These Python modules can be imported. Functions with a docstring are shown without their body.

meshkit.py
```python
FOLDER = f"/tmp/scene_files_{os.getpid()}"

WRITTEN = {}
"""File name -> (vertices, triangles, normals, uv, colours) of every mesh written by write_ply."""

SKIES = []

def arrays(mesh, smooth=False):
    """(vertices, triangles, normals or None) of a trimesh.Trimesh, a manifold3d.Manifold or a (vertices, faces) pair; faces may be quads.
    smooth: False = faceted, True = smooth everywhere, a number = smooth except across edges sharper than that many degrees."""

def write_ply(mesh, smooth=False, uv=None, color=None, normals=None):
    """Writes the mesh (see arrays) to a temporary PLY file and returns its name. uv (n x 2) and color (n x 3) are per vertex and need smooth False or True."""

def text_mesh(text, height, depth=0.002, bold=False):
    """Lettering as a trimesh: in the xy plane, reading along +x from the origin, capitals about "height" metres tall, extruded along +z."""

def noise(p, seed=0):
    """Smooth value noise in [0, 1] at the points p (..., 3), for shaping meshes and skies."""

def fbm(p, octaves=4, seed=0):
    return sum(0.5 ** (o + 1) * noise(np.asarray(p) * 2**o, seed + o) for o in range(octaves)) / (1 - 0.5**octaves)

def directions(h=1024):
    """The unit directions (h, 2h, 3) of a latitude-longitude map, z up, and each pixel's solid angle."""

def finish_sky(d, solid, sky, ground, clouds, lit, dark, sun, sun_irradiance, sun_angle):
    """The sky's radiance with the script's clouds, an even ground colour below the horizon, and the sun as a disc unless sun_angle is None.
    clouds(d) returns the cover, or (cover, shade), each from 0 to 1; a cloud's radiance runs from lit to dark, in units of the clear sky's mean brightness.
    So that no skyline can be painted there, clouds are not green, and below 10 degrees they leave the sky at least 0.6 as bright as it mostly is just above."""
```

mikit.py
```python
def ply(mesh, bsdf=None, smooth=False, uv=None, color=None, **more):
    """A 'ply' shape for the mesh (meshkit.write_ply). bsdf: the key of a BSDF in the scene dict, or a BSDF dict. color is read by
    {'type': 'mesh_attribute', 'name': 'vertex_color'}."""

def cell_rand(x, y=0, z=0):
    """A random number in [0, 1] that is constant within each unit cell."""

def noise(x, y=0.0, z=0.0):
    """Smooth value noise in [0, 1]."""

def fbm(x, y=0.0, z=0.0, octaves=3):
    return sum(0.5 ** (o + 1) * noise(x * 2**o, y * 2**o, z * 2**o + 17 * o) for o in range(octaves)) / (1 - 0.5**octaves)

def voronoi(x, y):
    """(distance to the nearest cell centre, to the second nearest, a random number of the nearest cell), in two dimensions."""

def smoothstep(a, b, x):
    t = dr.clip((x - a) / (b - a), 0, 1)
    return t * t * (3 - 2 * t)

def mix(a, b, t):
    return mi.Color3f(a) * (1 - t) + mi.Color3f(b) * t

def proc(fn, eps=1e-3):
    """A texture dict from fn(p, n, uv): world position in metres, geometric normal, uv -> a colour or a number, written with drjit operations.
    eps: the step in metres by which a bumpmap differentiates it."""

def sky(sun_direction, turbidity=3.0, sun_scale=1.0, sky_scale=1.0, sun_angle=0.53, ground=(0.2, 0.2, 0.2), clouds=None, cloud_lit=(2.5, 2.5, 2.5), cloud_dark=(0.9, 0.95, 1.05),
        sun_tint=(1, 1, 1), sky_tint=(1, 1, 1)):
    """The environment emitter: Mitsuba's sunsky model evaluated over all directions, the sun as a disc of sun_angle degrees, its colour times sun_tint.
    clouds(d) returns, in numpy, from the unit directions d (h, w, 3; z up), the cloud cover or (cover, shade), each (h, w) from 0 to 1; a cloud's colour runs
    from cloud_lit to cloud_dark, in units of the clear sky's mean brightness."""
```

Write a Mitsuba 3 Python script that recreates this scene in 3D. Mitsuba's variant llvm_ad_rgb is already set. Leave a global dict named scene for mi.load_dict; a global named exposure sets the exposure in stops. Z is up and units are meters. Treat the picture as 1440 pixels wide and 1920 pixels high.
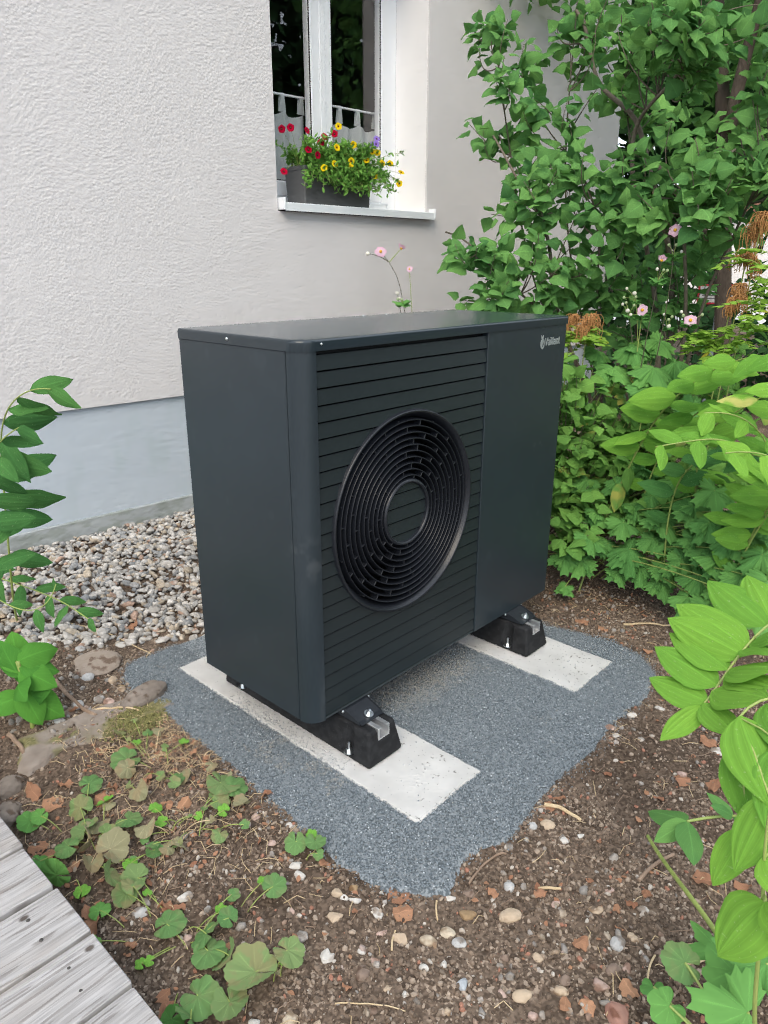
import math, numpy as np, trimesh, manifold3d as m3, shapely, mitsuba as mi, drjit as dr
import mikit, meshkit
from shapely.geometry import Polygon, Point, box as sbox
from mikit import proc, noise, fbm, voronoi, cell_rand, smoothstep, mix
T = mi.ScalarTransform4f
scene, labels = {'type': 'scene'}, {}
del scene['type']

# ------------------------------------------------------------------ camera, sky, exposure
CAM = np.array([-0.994, -1.151, 1.198]); YAW, PITCH, ROLL = math.radians(47.383), math.radians(18.881), math.radians(0.171)
_f = np.array([math.sin(YAW)*math.cos(PITCH), math.cos(YAW)*math.cos(PITCH), -math.sin(PITCH)])
_r = np.cross(_f, [0, 0, 1.]); _r /= np.linalg.norm(_r); _u = np.cross(_r, _f)
_up = _u*math.cos(ROLL) - _r*math.sin(ROLL)
scene['camera'] = {'type': 'perspective', 'fov': 2*math.degrees(math.atan(720/1357.165)), 'fov_axis': 'x', 'near_clip': 0.02, 'far_clip': 2000.0,
                   'to_world': T().look_at(origin=CAM.tolist(), target=(CAM+_f).tolist(), up=_up.tolist())}
scene['sky'] = mikit.sky((-0.62, -0.42, 0.72), turbidity=4, sun_scale=0.24, sun_angle=34, clouds=lambda d: 1.0,
                         cloud_lit=(2.28, 2.5, 2.82), cloud_dark=(1.95, 2.1, 2.35), sun_tint=(.95, 1, 1.05))
exposure = 2.8

# ------------------------------------------------------------------ helpers
def C(*c): return {'type': 'rgb', 'value': list(c)}
def srgb(r, g, b):
    v = np.array([r, g, b])/255.; return tuple(float(x) for x in np.where(v <= .04045, v/12.92, ((v+.055)/1.055)**2.4))
def mat(key, **d): scene['mat_'+key] = d; return key
def princ(base, rough=.5, metallic=0., spec=.5, bump=None, scale=1., **kw):
    b = {'type': 'principled', 'base_color': base, 'roughness': rough, 'metallic': metallic, 'specular': spec, **kw}
    if bump is not None: b = {'type': 'bumpmap', 'tex': bump, 'scale': scale, 'nested': b}
    return {'type': 'twosided', 'inner': b}
used = {}
def key_for(name):
    n = used.get(name, -1) + 1; used[name] = n
    return name if n == 0 else f'{name}_{n:03d}'
def add(name, mesh, bsdf, parent=None, smooth=False, uv=None, label=None, cat=None, group=None, kind=None, color=None):
    k = key_for((parent + '__' if parent else '') + name)
    scene[k] = mikit.ply(mesh, 'mat_'+bsdf, smooth=smooth, uv=uv, color=color)
    tag(k, label, cat, group, kind)
    return k
def tag(k, label=None, cat=None, group=None, kind=None):
    d = {a: b for a, b in (('label', label), ('category', cat), ('group', group), ('kind', kind)) if b}
    if d: labels[k] = d
def thing(name, label, cat, group=None):
    k = key_for(name); tag(k, label, cat, group); return k
def cat_(meshes):
    vs, fs, o = [], [], 0
    for v, f in meshes:
        vs.append(np.asarray(v, float)); fs.append(np.asarray(f)+o); o += len(v)
    return np.vstack(vs), np.vstack(fs)
def vf(m):
    if hasattr(m, 'to_mesh'):
        m = m.to_mesh(); return np.array(m.vert_properties[:, :3], float), np.array(m.tri_verts)
    if hasattr(m, 'vertices'): return np.array(m.vertices), np.array(m.faces)
    return m
def cbox(x0, x1, y0, y1, z0, z1, c=.002):
    """box with chamfered edges"""
    c = min(c, .45*min(x1-x0, y1-y0, z1-z0)); P = []
    for x, sx in ((x0, 1), (x1, -1)):
        for y, sy in ((y0, 1), (y1, -1)):
            for z, sz in ((z0, 1), (z1, -1)):
                P += [(x+sx*c, y+sy*c, z), (x+sx*c, y, z+sz*c), (x, y+sy*c, z+sz*c)]
    return vf(m3.Manifold.hull_points(np.array(P)))
def man(mesh):
    v, f = vf(mesh); return m3.Manifold(m3.Mesh(np.asarray(v, np.float32), np.asarray(f, np.uint32)))
def grid_faces(n, m, close=False):
    i, j = np.meshgrid(np.arange(n-1), np.arange(m if close else m-1), indexing='ij'); j2 = (j+1) % m
    q = np.stack([i*m+j, i*m+j2, (i+1)*m+j2, (i+1)*m+j], -1).reshape(-1, 4)
    return np.vstack([q[:, [0, 1, 2]], q[:, [0, 2, 3]]])
def tube(pts, rad, sides=6):
    p = np.asarray(pts, float); rad = np.broadcast_to(rad, (len(p),))
    t = np.gradient(p, axis=0); t /= np.linalg.norm(t, axis=1, keepdims=True)+1e-12
    ref = np.array([0, 0, 1.]) if abs(t[:, 2]).mean() < .8 else np.array([1., 0, 0])
    a = np.cross(t, ref); a /= np.linalg.norm(a, axis=1, keepdims=True)+1e-12; b = np.cross(t, a)
    g = np.arange(sides)*2*np.pi/sides
    v = p[:, None]+rad[:, None, None]*(np.cos(g)[None, :, None]*a[:, None]+np.sin(g)[None, :, None]*b[:, None])
    f = grid_faces(len(p), sides, True)
    v = v.reshape(-1, 3); n = len(v)
    v = np.vstack([v, p[0], p[-1]]); k = np.arange(sides); k2 = (k+1) % sides
    f = np.vstack([f, np.stack([np.full(sides, n), k2, k], 1), np.stack([np.full(sides, n+1), n-sides+k, n-sides+k2], 1)])
    return v, f
def spline(pts, n=24):
    """smooth curve through points"""
    from scipy.interpolate import CubicSpline, PchipInterpolator
    p = np.asarray(pts, float)
    if len(p) == 2: return p[0]+(p[1]-p[0])*np.linspace(0, 1, n)[:, None]
    s = np.concatenate([[0], np.cumsum(np.linalg.norm(np.diff(p, axis=0), axis=1))])
    return CubicSpline(s, p)(np.linspace(0, s[-1], n))
def xf(mesh, M):
    v, f = mesh; return v@np.asarray(M)[:3, :3].T+np.asarray(M)[:3, 3], f
def lathe(profile, n=48):
    """profile (r, z) revolved about z"""
    p = np.asarray(profile, float); a = np.arange(n)*2*np.pi/n
    v = np.stack([p[:, None, 0]*np.cos(a), p[:, None, 0]*np.sin(a), np.broadcast_to(p[:, None, 1], (len(p), n))], -1)
    return v.reshape(-1, 3), grid_faces(len(p), n, True)
def ring_plan(x0, x1, y0, y1, radii, seg=8):
    """counter-clockwise rounded rectangle, corner radii order: (x1,y1),(x0,y1),(x0,y0),(x1,y0)"""
    P = []
    for (cx, cy, sx, sy, a0), r in zip(((x1, y1, -1, -1, 0), (x0, y1, 1, -1, 90), (x0, y0, 1, 1, 180), (x1, y0, -1, 1, 270)), radii):
        for k in range(seg+1):
            a = math.radians(a0+90*k/seg); P.append((cx+sx*r+r*math.cos(a), cy+sy*r+r*math.sin(a)))
    return np.array(P)
def loft(rings, cap=True):
    """rings: list of (xy (m,2), z)"""
    m = len(rings[0][0]); v = np.vstack([np.column_stack([p, np.full(m, z)]) for p, z in rings])
    f = grid_faces(len(rings), m, True)
    if cap:
        n = len(v); v = np.vstack([v, np.append(rings[0][0].mean(0), rings[0][1]), np.append(rings[-1][0].mean(0), rings[-1][1])])
        k = np.arange(m); k2 = (k+1) % m; o = n-m
        f = np.vstack([f, np.stack([np.full(m, n), k2, k], 1), np.stack([np.full(m, n+1), o+k, o+k2], 1)])
    return v, f
def capf(prof):
    vv, ff = trimesh.creation.triangulate_polygon(Polygon(prof), engine='earcut'); pr = np.asarray(prof, float)
    return np.array([np.linalg.norm(pr-q, axis=1).argmin() for q in np.asarray(vv)])[np.asarray(ff)]
ICO = {k: vf(trimesh.creation.icosphere(k)) for k in (0, 1, 2, 3)}
def _rock(seed, n=18):
    r = np.random.default_rng(seed); p = r.normal(size=(n, 3)); p /= np.linalg.norm(p, axis=1, keepdims=True); v, f = vf(m3.Manifold.hull_points(p)); return v-v.mean(0), f
ROCKS = [_rock(s) for s in (1, 2, 3, 4)]
OCT = (np.array([[1, 0, 0], [-1, 0, 0], [0, 1, 0], [0, -1, 0], [0, 0, 1], [0, 0, -1.]]), np.array([[0, 2, 4], [2, 1, 4], [1, 3, 4], [3, 0, 4], [2, 0, 5], [1, 2, 5], [3, 1, 5], [0, 3, 5]]))
def rand_rot(rng, n):
    q = rng.normal(size=(n, 4)); q /= np.linalg.norm(q, axis=1, keepdims=True); w, x, y, z = q.T
    return np.stack([1-2*(y*y+z*z), 2*(x*y-z*w), 2*(x*z+y*w), 2*(x*y+z*w), 1-2*(x*x+z*z), 2*(y*z-x*w), 2*(x*z-y*w), 2*(y*z+x*w), 1-2*(x*x+y*y)], -1).reshape(n, 3, 3)
def yaw_rot(a):
    a = np.asarray(a); c, s, o, i = np.cos(a), np.sin(a), np.zeros_like(a), np.ones_like(a)
    return np.stack([c, -s, o, s, c, o, o, o, i], -1).reshape(-1, 3, 3)
def scatter(tmpl, pos, R, S, jit, rng, ids=None):
    """copies of a lumpy template: v = R (S * (tmpl + jitter)) + pos; uv.x carries a whole number that tells the copies apart"""
    tv, tf = tmpl; n, k = len(pos), len(tv)
    v = tv[None]*(1+jit*rng.normal(size=(n, k, 1)))*np.asarray(S)[:, None, :]
    v = np.einsum('nij,nkj->nki', R, v)+np.asarray(pos)[:, None, :]
    f = (tf[None]+(np.arange(n)*k)[:, None, None]).reshape(-1, 3)
    ids = np.arange(n) if ids is None else ids
    uv = np.column_stack([np.repeat(ids, k)+.5, np.tile(np.full(k, .5), n)])
    return (v.reshape(-1, 3), f), uv
def scatter_rocks(pos, R, S, jit, rng):
    ms, us = [], []
    for i, t in enumerate(ROCKS):
        m, u = scatter(t, pos[i::4], R[i::4], S[i::4], jit, rng, np.arange(len(pos))[i::4]); ms.append(m); us.append(u)
    return cat_(ms), np.vstack(us)
def N3(p, s, seed=0): return meshkit.fbm(np.asarray(p)*s, 3, seed)
def fz(xy, s, seed=0, octv=3):
    xy = np.asarray(xy); return meshkit.fbm(np.concatenate([xy*s, np.full(xy.shape[:-1]+(1,), 3.7)], -1), octv, seed)

# ------------------------------------------------------------------ materials: setting
mat('plaster', **princ(proc(lambda p, n, uv: mix((.615, .597, .593), (.655, .637, .633), fbm(p.x*6, p.y*6, p.z*6))), .9, spec=.2,
    bump=proc(lambda p, n, uv: noise(p.x*112+p.z*34, p.y*60, p.z*132-p.x*31)*.6+noise(p.x*58+p.z*18, p.y*40, p.z*66-p.x*15)*.4, 1.5e-3), scale=.0033))
mat('reveal_plaster', **princ(proc(lambda p, n, uv: mix((.80, .785, .78), (.84, .825, .82), fbm(p.x*6, p.y*6, p.z*6))), .9, spec=.2,
    bump=proc(lambda p, n, uv: fbm(p.x*55, p.y*55, p.z*90, 3), 1.5e-3), scale=.004))
mat('plinth_paint', **princ(proc(lambda p, n, uv: mix((.45, .505, .56), (.49, .545, .595), fbm(p.x*4, p.y*4, p.z*7))*mix((1, 1, 1), (.93, .955, .93), smoothstep(.5, .75, fbm(p.x*9, p.y*9, p.z*3+7)))), .75, spec=.3,
    bump=proc(lambda p, n, uv: noise(p.x*52, p.y*52, p.z*70)+.6*fbm(p.x*9, p.y*9, p.z*12, 2), 2e-3), scale=.0017))
mat('plinth_base_paint', **princ(proc(lambda p, n, uv: mix((.33, .355, .365), (.40, .425, .43), fbm(p.x*7, p.y*7, p.z*14))*mix((.78, .80, .74), (1, 1, 1), smoothstep(.35, .6, fbm(p.x*16+3, p.y*16, p.z*30)))), .8, spec=.3,
    bump=proc(lambda p, n, uv: fbm(p.x*40, p.y*40, p.z*60, 3), 1.5e-3), scale=.006))
mat('white_frame', **princ(C(.78, .80, .825), .3))
mat('white_sill', **princ(proc(lambda p, n, uv: mix((.70, .745, .765), (.74, .78, .80), fbm(p.x*30, p.y*30, p.z*30))), .38))
mat('gasket', **princ(C(.02, .02, .022), .6))
mat('pane_glass', type='thindielectric', int_ior=1.52)
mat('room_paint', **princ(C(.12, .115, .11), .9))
mat('curtain_cloth', type='principledthin', base_color=proc(lambda p, n, uv: mix((.62, .66, .66), (.72, .75, .75), noise(p.x*400, p.y*400, p.z*400))), roughness=.8, diff_trans=.7)
mat('roof_tile', **princ(C(.20, .09, .06), .8))

# ------------------------------------------------------------------ house (wall turned a few degrees from the unit)
WROT = math.radians(3.748); HU = np.array([math.cos(WROT), -math.sin(WROT), 0]); HV = np.array([math.sin(WROT), math.cos(WROT), 0])
HM = np.eye(4); HM[:3, 0] = HU; HM[:3, 1] = HV; HM[:3, 2] = (0, 0, 1); HM[:3, 3] = HV*1.954
def H(mesh): return xf(mesh, HM)
WU0, WU1, WZ0, WZ1 = 1.372, 2.440, 1.478, 2.86
house = thing('house', 'house with rough pale plaster above a blue-grey plinth, behind the dark heat pump', 'house')
def wall_part(poly, v0, v1):
    m = trimesh.creation.extrude_polygon(poly, v1-v0, engine='earcut'); v = np.array(m.vertices)
    return H((np.column_stack([v[:, 0], v1-v[:, 2], v[:, 1]]), np.array(m.faces)))   # polygon (u, z), depth v
hole = sbox(WU0, WZ0-.03, WU1, WZ1)
add('wall', wall_part(sbox(-7, .601, 4.52, 5.4).difference(hole), 0, .36), 'plaster', house)
v, f = H(cbox(4.20, 4.519, .361, 9, .601, 5.4, .001)); add('side_wall', (v, f), 'plaster', house)
# lining of the opening: smoother pale plaster, 2 mm proud
for a, b, c, d in ((WU0-.02, WU0+.002, WZ0, WZ1), (WU1-.002, WU1+.02, WZ0, WZ1), (WU0+.003, WU1-.003, WZ1-.003, WZ1+.02)):
    add('reveal', H(cbox(a, b, .012, .262, c, d, .001)), 'reveal_plaster', house)
add('plinth', H(cbox(-7, 4.50, .018, .36, .098, .599, .002)), 'plinth_paint', house, label='smooth blue-grey painted plinth')
def base_strip():
    u = np.linspace(-7, 4.5, 900); n = len(u)
    top = .100+.004*(meshkit.fbm(np.column_stack([u*6, 0*u, 0*u]), 3)-.5)
    out = .011+.0035*(meshkit.fbm(np.column_stack([u*9, 0*u+5, 0*u]), 3)-.5)
    rows = [np.column_stack([u, out+.002, np.full(n, -.4)]), np.column_stack([u, out+.001, top-.03]), np.column_stack([u, out, top-.004]), np.column_stack([u, out+.004, top]), np.column_stack([u, np.full(n, .02), top+.001])]
    return H((np.vstack(rows), grid_faces(5, n)[:, ::-1]))
add('plinth_foot', base_strip(), 'plinth_base_paint', house, smooth=40, label='greener, slightly proud foot of the plinth')
# roof and eaves (above the frame)
for s in (0, 1):
    pass
rv = np.array([[-7.5, -.6, 5.25], [5.1, -.6, 5.25], [5.1, 4.5, 9.0], [-7.5, 4.5, 9.0], [-7.5, 9.6, 5.25], [5.1, 9.6, 5.25]])
rv = np.vstack([rv, rv-[0, 0, .18]])
rf = np.array([[0, 1, 2], [0, 2, 3], [3, 2, 5], [3, 5, 4], [6, 8, 7], [6, 9, 8], [9, 11, 8], [9, 10, 11], [0, 6, 7], [0, 7, 1], [1, 7, 8], [1, 8, 2], [2, 8, 11], [2, 11, 5], [3, 9, 6], [3, 6, 0], [4, 10, 9], [4, 9, 3], [5, 11, 10], [5, 10, 4]])
add('roof', H((rv, rf)), 'roof_tile', house)
# room seen through the panes
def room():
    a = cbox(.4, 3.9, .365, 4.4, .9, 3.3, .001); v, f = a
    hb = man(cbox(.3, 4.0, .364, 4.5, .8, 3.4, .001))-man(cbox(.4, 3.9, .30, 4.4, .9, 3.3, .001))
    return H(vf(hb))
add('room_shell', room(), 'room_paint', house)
# window
win = house+'__window'; tag(win, None)
def ubox(u0, u1, v0, v1, z0, z1, c=.003): return H(cbox(u0, u1, v0, v1, z0, z1, c))
def frame_of(u0, u1, z0, z1, wl, wr, wb, wt, v0, v1, c=.004):
    return cat_([ubox(u0, u0+wl, v0, v1, z0, z1, c), ubox(u1-wr, u1, v0, v1, z0, z1, c), ubox(u0+wl-.001, u1-wr+.001, v0+.0007, v1-.001, z0, z0+wb, c), ubox(u0+wl-.001, u1-wr+.001, v0+.0007, v1-.001, z1-wt, z1, c)])
add('frame', frame_of(1.30, 2.4375, 1.494, 2.90, .07, .074, .055, .05, .258, .33), 'white_frame', win)
add('sash', frame_of(1.352, 1.868, 1.541, 2.87, .062, .070, .078, .07, .247, .310, .006), 'white_frame', win)
add('sash', frame_of(1.872, 2.375, 1.541, 2.87, .070, .068, .078, .07, .245, .308, .006), 'white_frame', win)
add('overlap_strip', ubox(1.852, 1.888, .236, .2445, 1.548, 2.87, .004), 'white_frame', win)
for a, b in ((1.414, 1.798), (1.942, 2.307)):
    add('gasket', frame_of(a-.001, b+.001, 1.618, 2.801, .005, .005, .005, .005, .2505, .2575, .001), 'gasket', win)
    m = (np.array([[a, .275, 1.61], [b, .275, 1.61], [b, .275, 2.81], [a, .275, 2.81]]), np.array([[0, 1, 2], [0, 2, 3]]))
    add('pane', H(m), 'pane_glass', win)
# sill of folded sheet metal
sill = house+'__sill'
sp = [(.258, 1.4975), (-.036, 1.4875), (-.040, 1.4860), (-.041, 1.4835), (-.041, 1.4485), (-.0385, 1.4485), (-.0385, 1.482), (.258, 1.4935)]
sv = np.array([(u, a, b) for u in (1.39, 2.474) for a, b in sp]); k = len(sp)
sf = grid_faces(2, k, True); cap = capf(sp)
add('sheet', H((sv, np.vstack([sf, cap, cap[:, ::-1]+k]))), 'white_sill', sill)
for u in (1.378, 2.465): add('end_cap', ubox(u, u+.0135, -.046, .03, 1.452, 1.508, .003), 'white_frame', sill)

# curtains on a rod behind each pane
for i, (a, b, z) in enumerate(((1.40, 1.85, 2.050), (1.91, 2.40, 2.040))):
    rod = add('curtain_rod', H(tube([(a, .36, z), (b, .36, z)], .006, 10)), 'white_frame', None, True,
              label='thin white curtain rod behind the %s window pane' % ('left' if i == 0 else 'right'), cat='curtain rod')
    cu = thing('cafe_curtain', 'white tab-top half curtain behind the %s window pane' % ('narrow left' if i == 0 else 'wider right'), 'curtain')
    n, m = 70, 14; uu = np.linspace(a+.02, b-.02, n); zz = np.linspace(1.50, z-.078, m)
    nt = 4; sag = .022*np.abs(np.sin((uu-uu[0])/(uu[-1]-uu[0])*math.pi*(nt-1)))
    V = np.stack([np.broadcast_to(uu, (m, n)), .362+.016*np.sin(uu*55+.5*i)[None]*np.linspace(.7, 1, m)[:, None]+0*zz[:, None], zz[:, None]-sag[None]*np.linspace(0, 1, m)[:, None]], -1)
    add('cloth', H((V.reshape(-1, 3), grid_faces(m, n))), 'curtain_cloth', cu, True)
    for t in np.linspace(0, 1, nt):
        c = uu[0]+.018+t*(uu[-1]-uu[0]-.036); w0, w1 = .013, .024
        P = np.array([(c-w1, .360, z-.082), (c+w1, .360, z-.082), (c-w0, .352, z-.02), (c+w0, .352, z-.02), (c-w0, .356, z+.0075), (c+w0, .356, z+.0075), (c-w0, .367, z+.006), (c+w0, .367, z+.006), (c-w1, .366, z-.08), (c+w1, .366, z-.08)])
        add('tab', H((P, grid_faces(5, 2))), 'curtain_cloth', cu)
# ------------------------------------------------------------------ heat pump
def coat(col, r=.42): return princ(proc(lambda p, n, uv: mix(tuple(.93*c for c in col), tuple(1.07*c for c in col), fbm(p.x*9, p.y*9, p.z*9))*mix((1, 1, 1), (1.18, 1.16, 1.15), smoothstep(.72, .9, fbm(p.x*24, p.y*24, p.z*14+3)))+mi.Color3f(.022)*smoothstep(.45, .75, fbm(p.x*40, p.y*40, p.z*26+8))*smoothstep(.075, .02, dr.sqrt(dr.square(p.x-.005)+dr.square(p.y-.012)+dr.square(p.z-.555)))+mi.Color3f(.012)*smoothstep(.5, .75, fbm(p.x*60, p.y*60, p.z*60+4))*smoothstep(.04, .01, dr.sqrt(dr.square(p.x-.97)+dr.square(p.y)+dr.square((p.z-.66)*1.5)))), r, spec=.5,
    bump=proc(lambda p, n, uv: noise(p.x*900, p.y*900, p.z*900), 4e-4), scale=.000025)
mat('dark_coat', **coat((.0215, .031, .0385), .34))
mat('lid_coat', **princ(proc(lambda p, n, uv: mix((.0200, .0288, .0358), (.0230, .0332, .0412), fbm(p.x*9, p.y*9, p.z*9))), .19, spec=.5))
mat('slat_coat', **coat((.0140, .0205, .0235), .40))
mat('black_plastic', **princ(C(.011, .013, .018), .38))
mat('black_void', **princ(C(.014, .015, .017), .6))
mat('steel', **princ(C(.62, .66, .68), .28, metallic=1.))
mat('aluminium', **princ(proc(lambda p, n, uv: mix((.62, .63, .64), (.78, .79, .80), noise(p.x*700, p.y*40, p.z*700))), .36, metallic=.85))
mat('logo_silver', **princ(C(.24, .275, .275), .4))
mat('black_bracket', **princ(C(.016, .019, .024), .36))
mat('foot_rubber', **princ(proc(lambda p, n, uv: mix((.009, .0095, .011), (.018, .019, .021), smoothstep(.35, .7, fbm(p.x*60, p.y*60, p.z*60)))+mi.Color3f(.035)*smoothstep(.84, .93, noise(p.x*520, p.y*520, p.z*520))*smoothstep(.4, .6, fbm(p.x*25, p.y*25, p.z*25+9))), .68, spec=.35,
    bump=proc(lambda p, n, uv: fbm(p.x*330, p.y*330, p.z*330), 8e-4), scale=.0011))
hp = thing('heat_pump', 'large anthracite outdoor heat pump with round fan grille and slatted front', 'heat pump')
Z0, ZL, ZT, R = .120, 1.026, 1.050, .045
# inner casing with a cavity behind the fan
core = man(cbox(.008, 1.092, .030, .442, Z0+.006, ZL+.006))-m3.Manifold.cylinder(.30, .262, .262, 64).rotate([-90, 0, 0]).translate([.35, -.01, .592])
add('inner_casing', vf(core), 'black_void', hp)
add('side_panel', cbox(0, .007, R+.0042, .449, Z0, ZL), 'dark_coat', hp)
add('side_panel', cbox(1.093, 1.1, .014, .449, Z0, ZL), 'dark_coat', hp)
add('back_panel', cbox(.008, 1.092, .4425, .450, Z0, ZL), 'slat_coat', hp)
a = np.linspace(math.pi, 1.5*math.pi, 15); P = np.column_stack([R+R*np.cos(a), R+R*np.sin(a)])
P = np.vstack([P, [(R, .006), (R, .03)], [(.03, .034), (.006, R)]])
pm = trimesh.creation.extrude_polygon(Polygon(P), ZL-Z0, engine='earcut'); pv = np.array(pm.vertices); pv[:, 2] += Z0
add('corner_post', (pv, np.array(pm.faces)), 'dark_coat', hp, smooth=35)
a = np.linspace(1.5*math.pi, 2*math.pi, 7); r2 = .012
P = np.vstack([[(.6735, .022), (.6735, .0015), (.675, 0)], np.column_stack([1.1-r2+r2*np.cos(a), r2+r2*np.sin(a)]), [(1.1, .013), (1.092, .013), (1.09, .022)]])
pm = trimesh.creation.extrude_polygon(Polygon(P), ZL-Z0, engine='earcut'); pv = np.array(pm.vertices); pv[:, 2] += Z0
add('front_panel', (pv, np.array(pm.faces)), 'dark_coat', hp, smooth=35)
# lid with folded rim
lr = []
for z, d in ((ZL+.0005, .004), (ZL-.0005, 0), (ZT-.007, -.0002), (ZT-.0042, .0006), (ZT-.0018, .0022), (ZT-.0004, .0048), (ZT, .009)):
    lr.append((ring_plan(-.003+d, 1.104-d, -.003+d, .455-d, [max(r-d, .002) for r in (.012, .012, R+.003, .014)]), z))
mid = ring_plan(.10, 1.0, .10, .35, [.01]*4); lr.append((ring_plan(.015, 1.086, .015, .437, [.012, .012, R-.01, .012]), ZT)); lr.append((mid, ZT+.0008))
add('lid', loft(lr), 'lid_coat', hp, smooth=50)
# front slats, cut out round the grille
FX, FZ, FR = .350, .592, .262
edges = [.996]+[.982-.03716*k for k in range(24)]
ztop = [1.016]+[.982-.03716*k-.0022 for k in range(24)]
zbot = [.982+.0022]+[.982-.03716*(k+1)+.0022 for k in range(23)]+[Z0+.001]
disc = Point(FX, FZ).buffer(FR, 64); hub = Point(FX, FZ-.002).buffer(.0795, 48)
def slat_piece(poly, zt, zb, y0):
    m = trimesh.creation.extrude_polygon(poly, .010, engine='earcut'); v = np.array(m.vertices); fr = (zt-v[:, 1])/(zt-zb)
    y = y0+v[:, 2]-.0042*fr+.0042
    return np.column_stack([v[:, 0], y, v[:, 1]]), np.array(m.faces)[:, ::-1]
for zt, zb in zip(ztop, zbot):
    if zt-zb < .004: continue
    r = sbox(R+.0028, zb, .6715, zt); out = r.difference(disc); 
    for gpoly in getattr(out, 'geoms', [out]):
        if gpoly.area > 1e-5: add('front_slat', slat_piece(gpoly, zt, zb, .002), 'slat_coat', hp)
    h = r.intersection(hub)
    if not h.is_empty and h.area > 1e-5: add('hub_slat', slat_piece(h, zt, zb, .0065), 'slat_coat', hp)
# round grille
GR = hp+'__fan_grille'
GM = [[1, 0, 0, FX], [0, 0, 1, 0], [0, -1, 0, FZ]]                      # lathe z -> +y (into the unit)
def gl(profile, n=96): return xf(lathe(profile, n), GM)
add('rim', gl([(.268, .006), (.2665, -.002), (.2645, -.0045), (.262, -.0048), (.2595, -.003), (.2575, .002), (.2475, .016), (.2445, .040), (.262, .040), (.268, .006)]), 'black_plastic', GR, smooth=45)
rr = [.2405-.0158*k for k in range(10)]
for k, r in enumerate(rr):
    h = .0016
    add('ring', gl([(r-h, .030), (r-h*1.2, .010), (r-h, .0022), (r-h*.4, .0012), (r+h*.4, .0012), (r+h, .0022), (r+h*1.2, .010), (r+h*2.6, .030), (r-h, .030)]), 'black_plastic', GR, smooth=45)
add('hub_ring', gl([(.0785, .020), (.0785, .004), (.0800, .0005), (.083, -.001), (.0865, .0005), (.0890, .004), (.0905, .014), (.094, .030), (.0785, .020)]), 'black_plastic', GR, smooth=45)
ribs = []
bounds = [.2445]+rr+[.0905]
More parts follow.
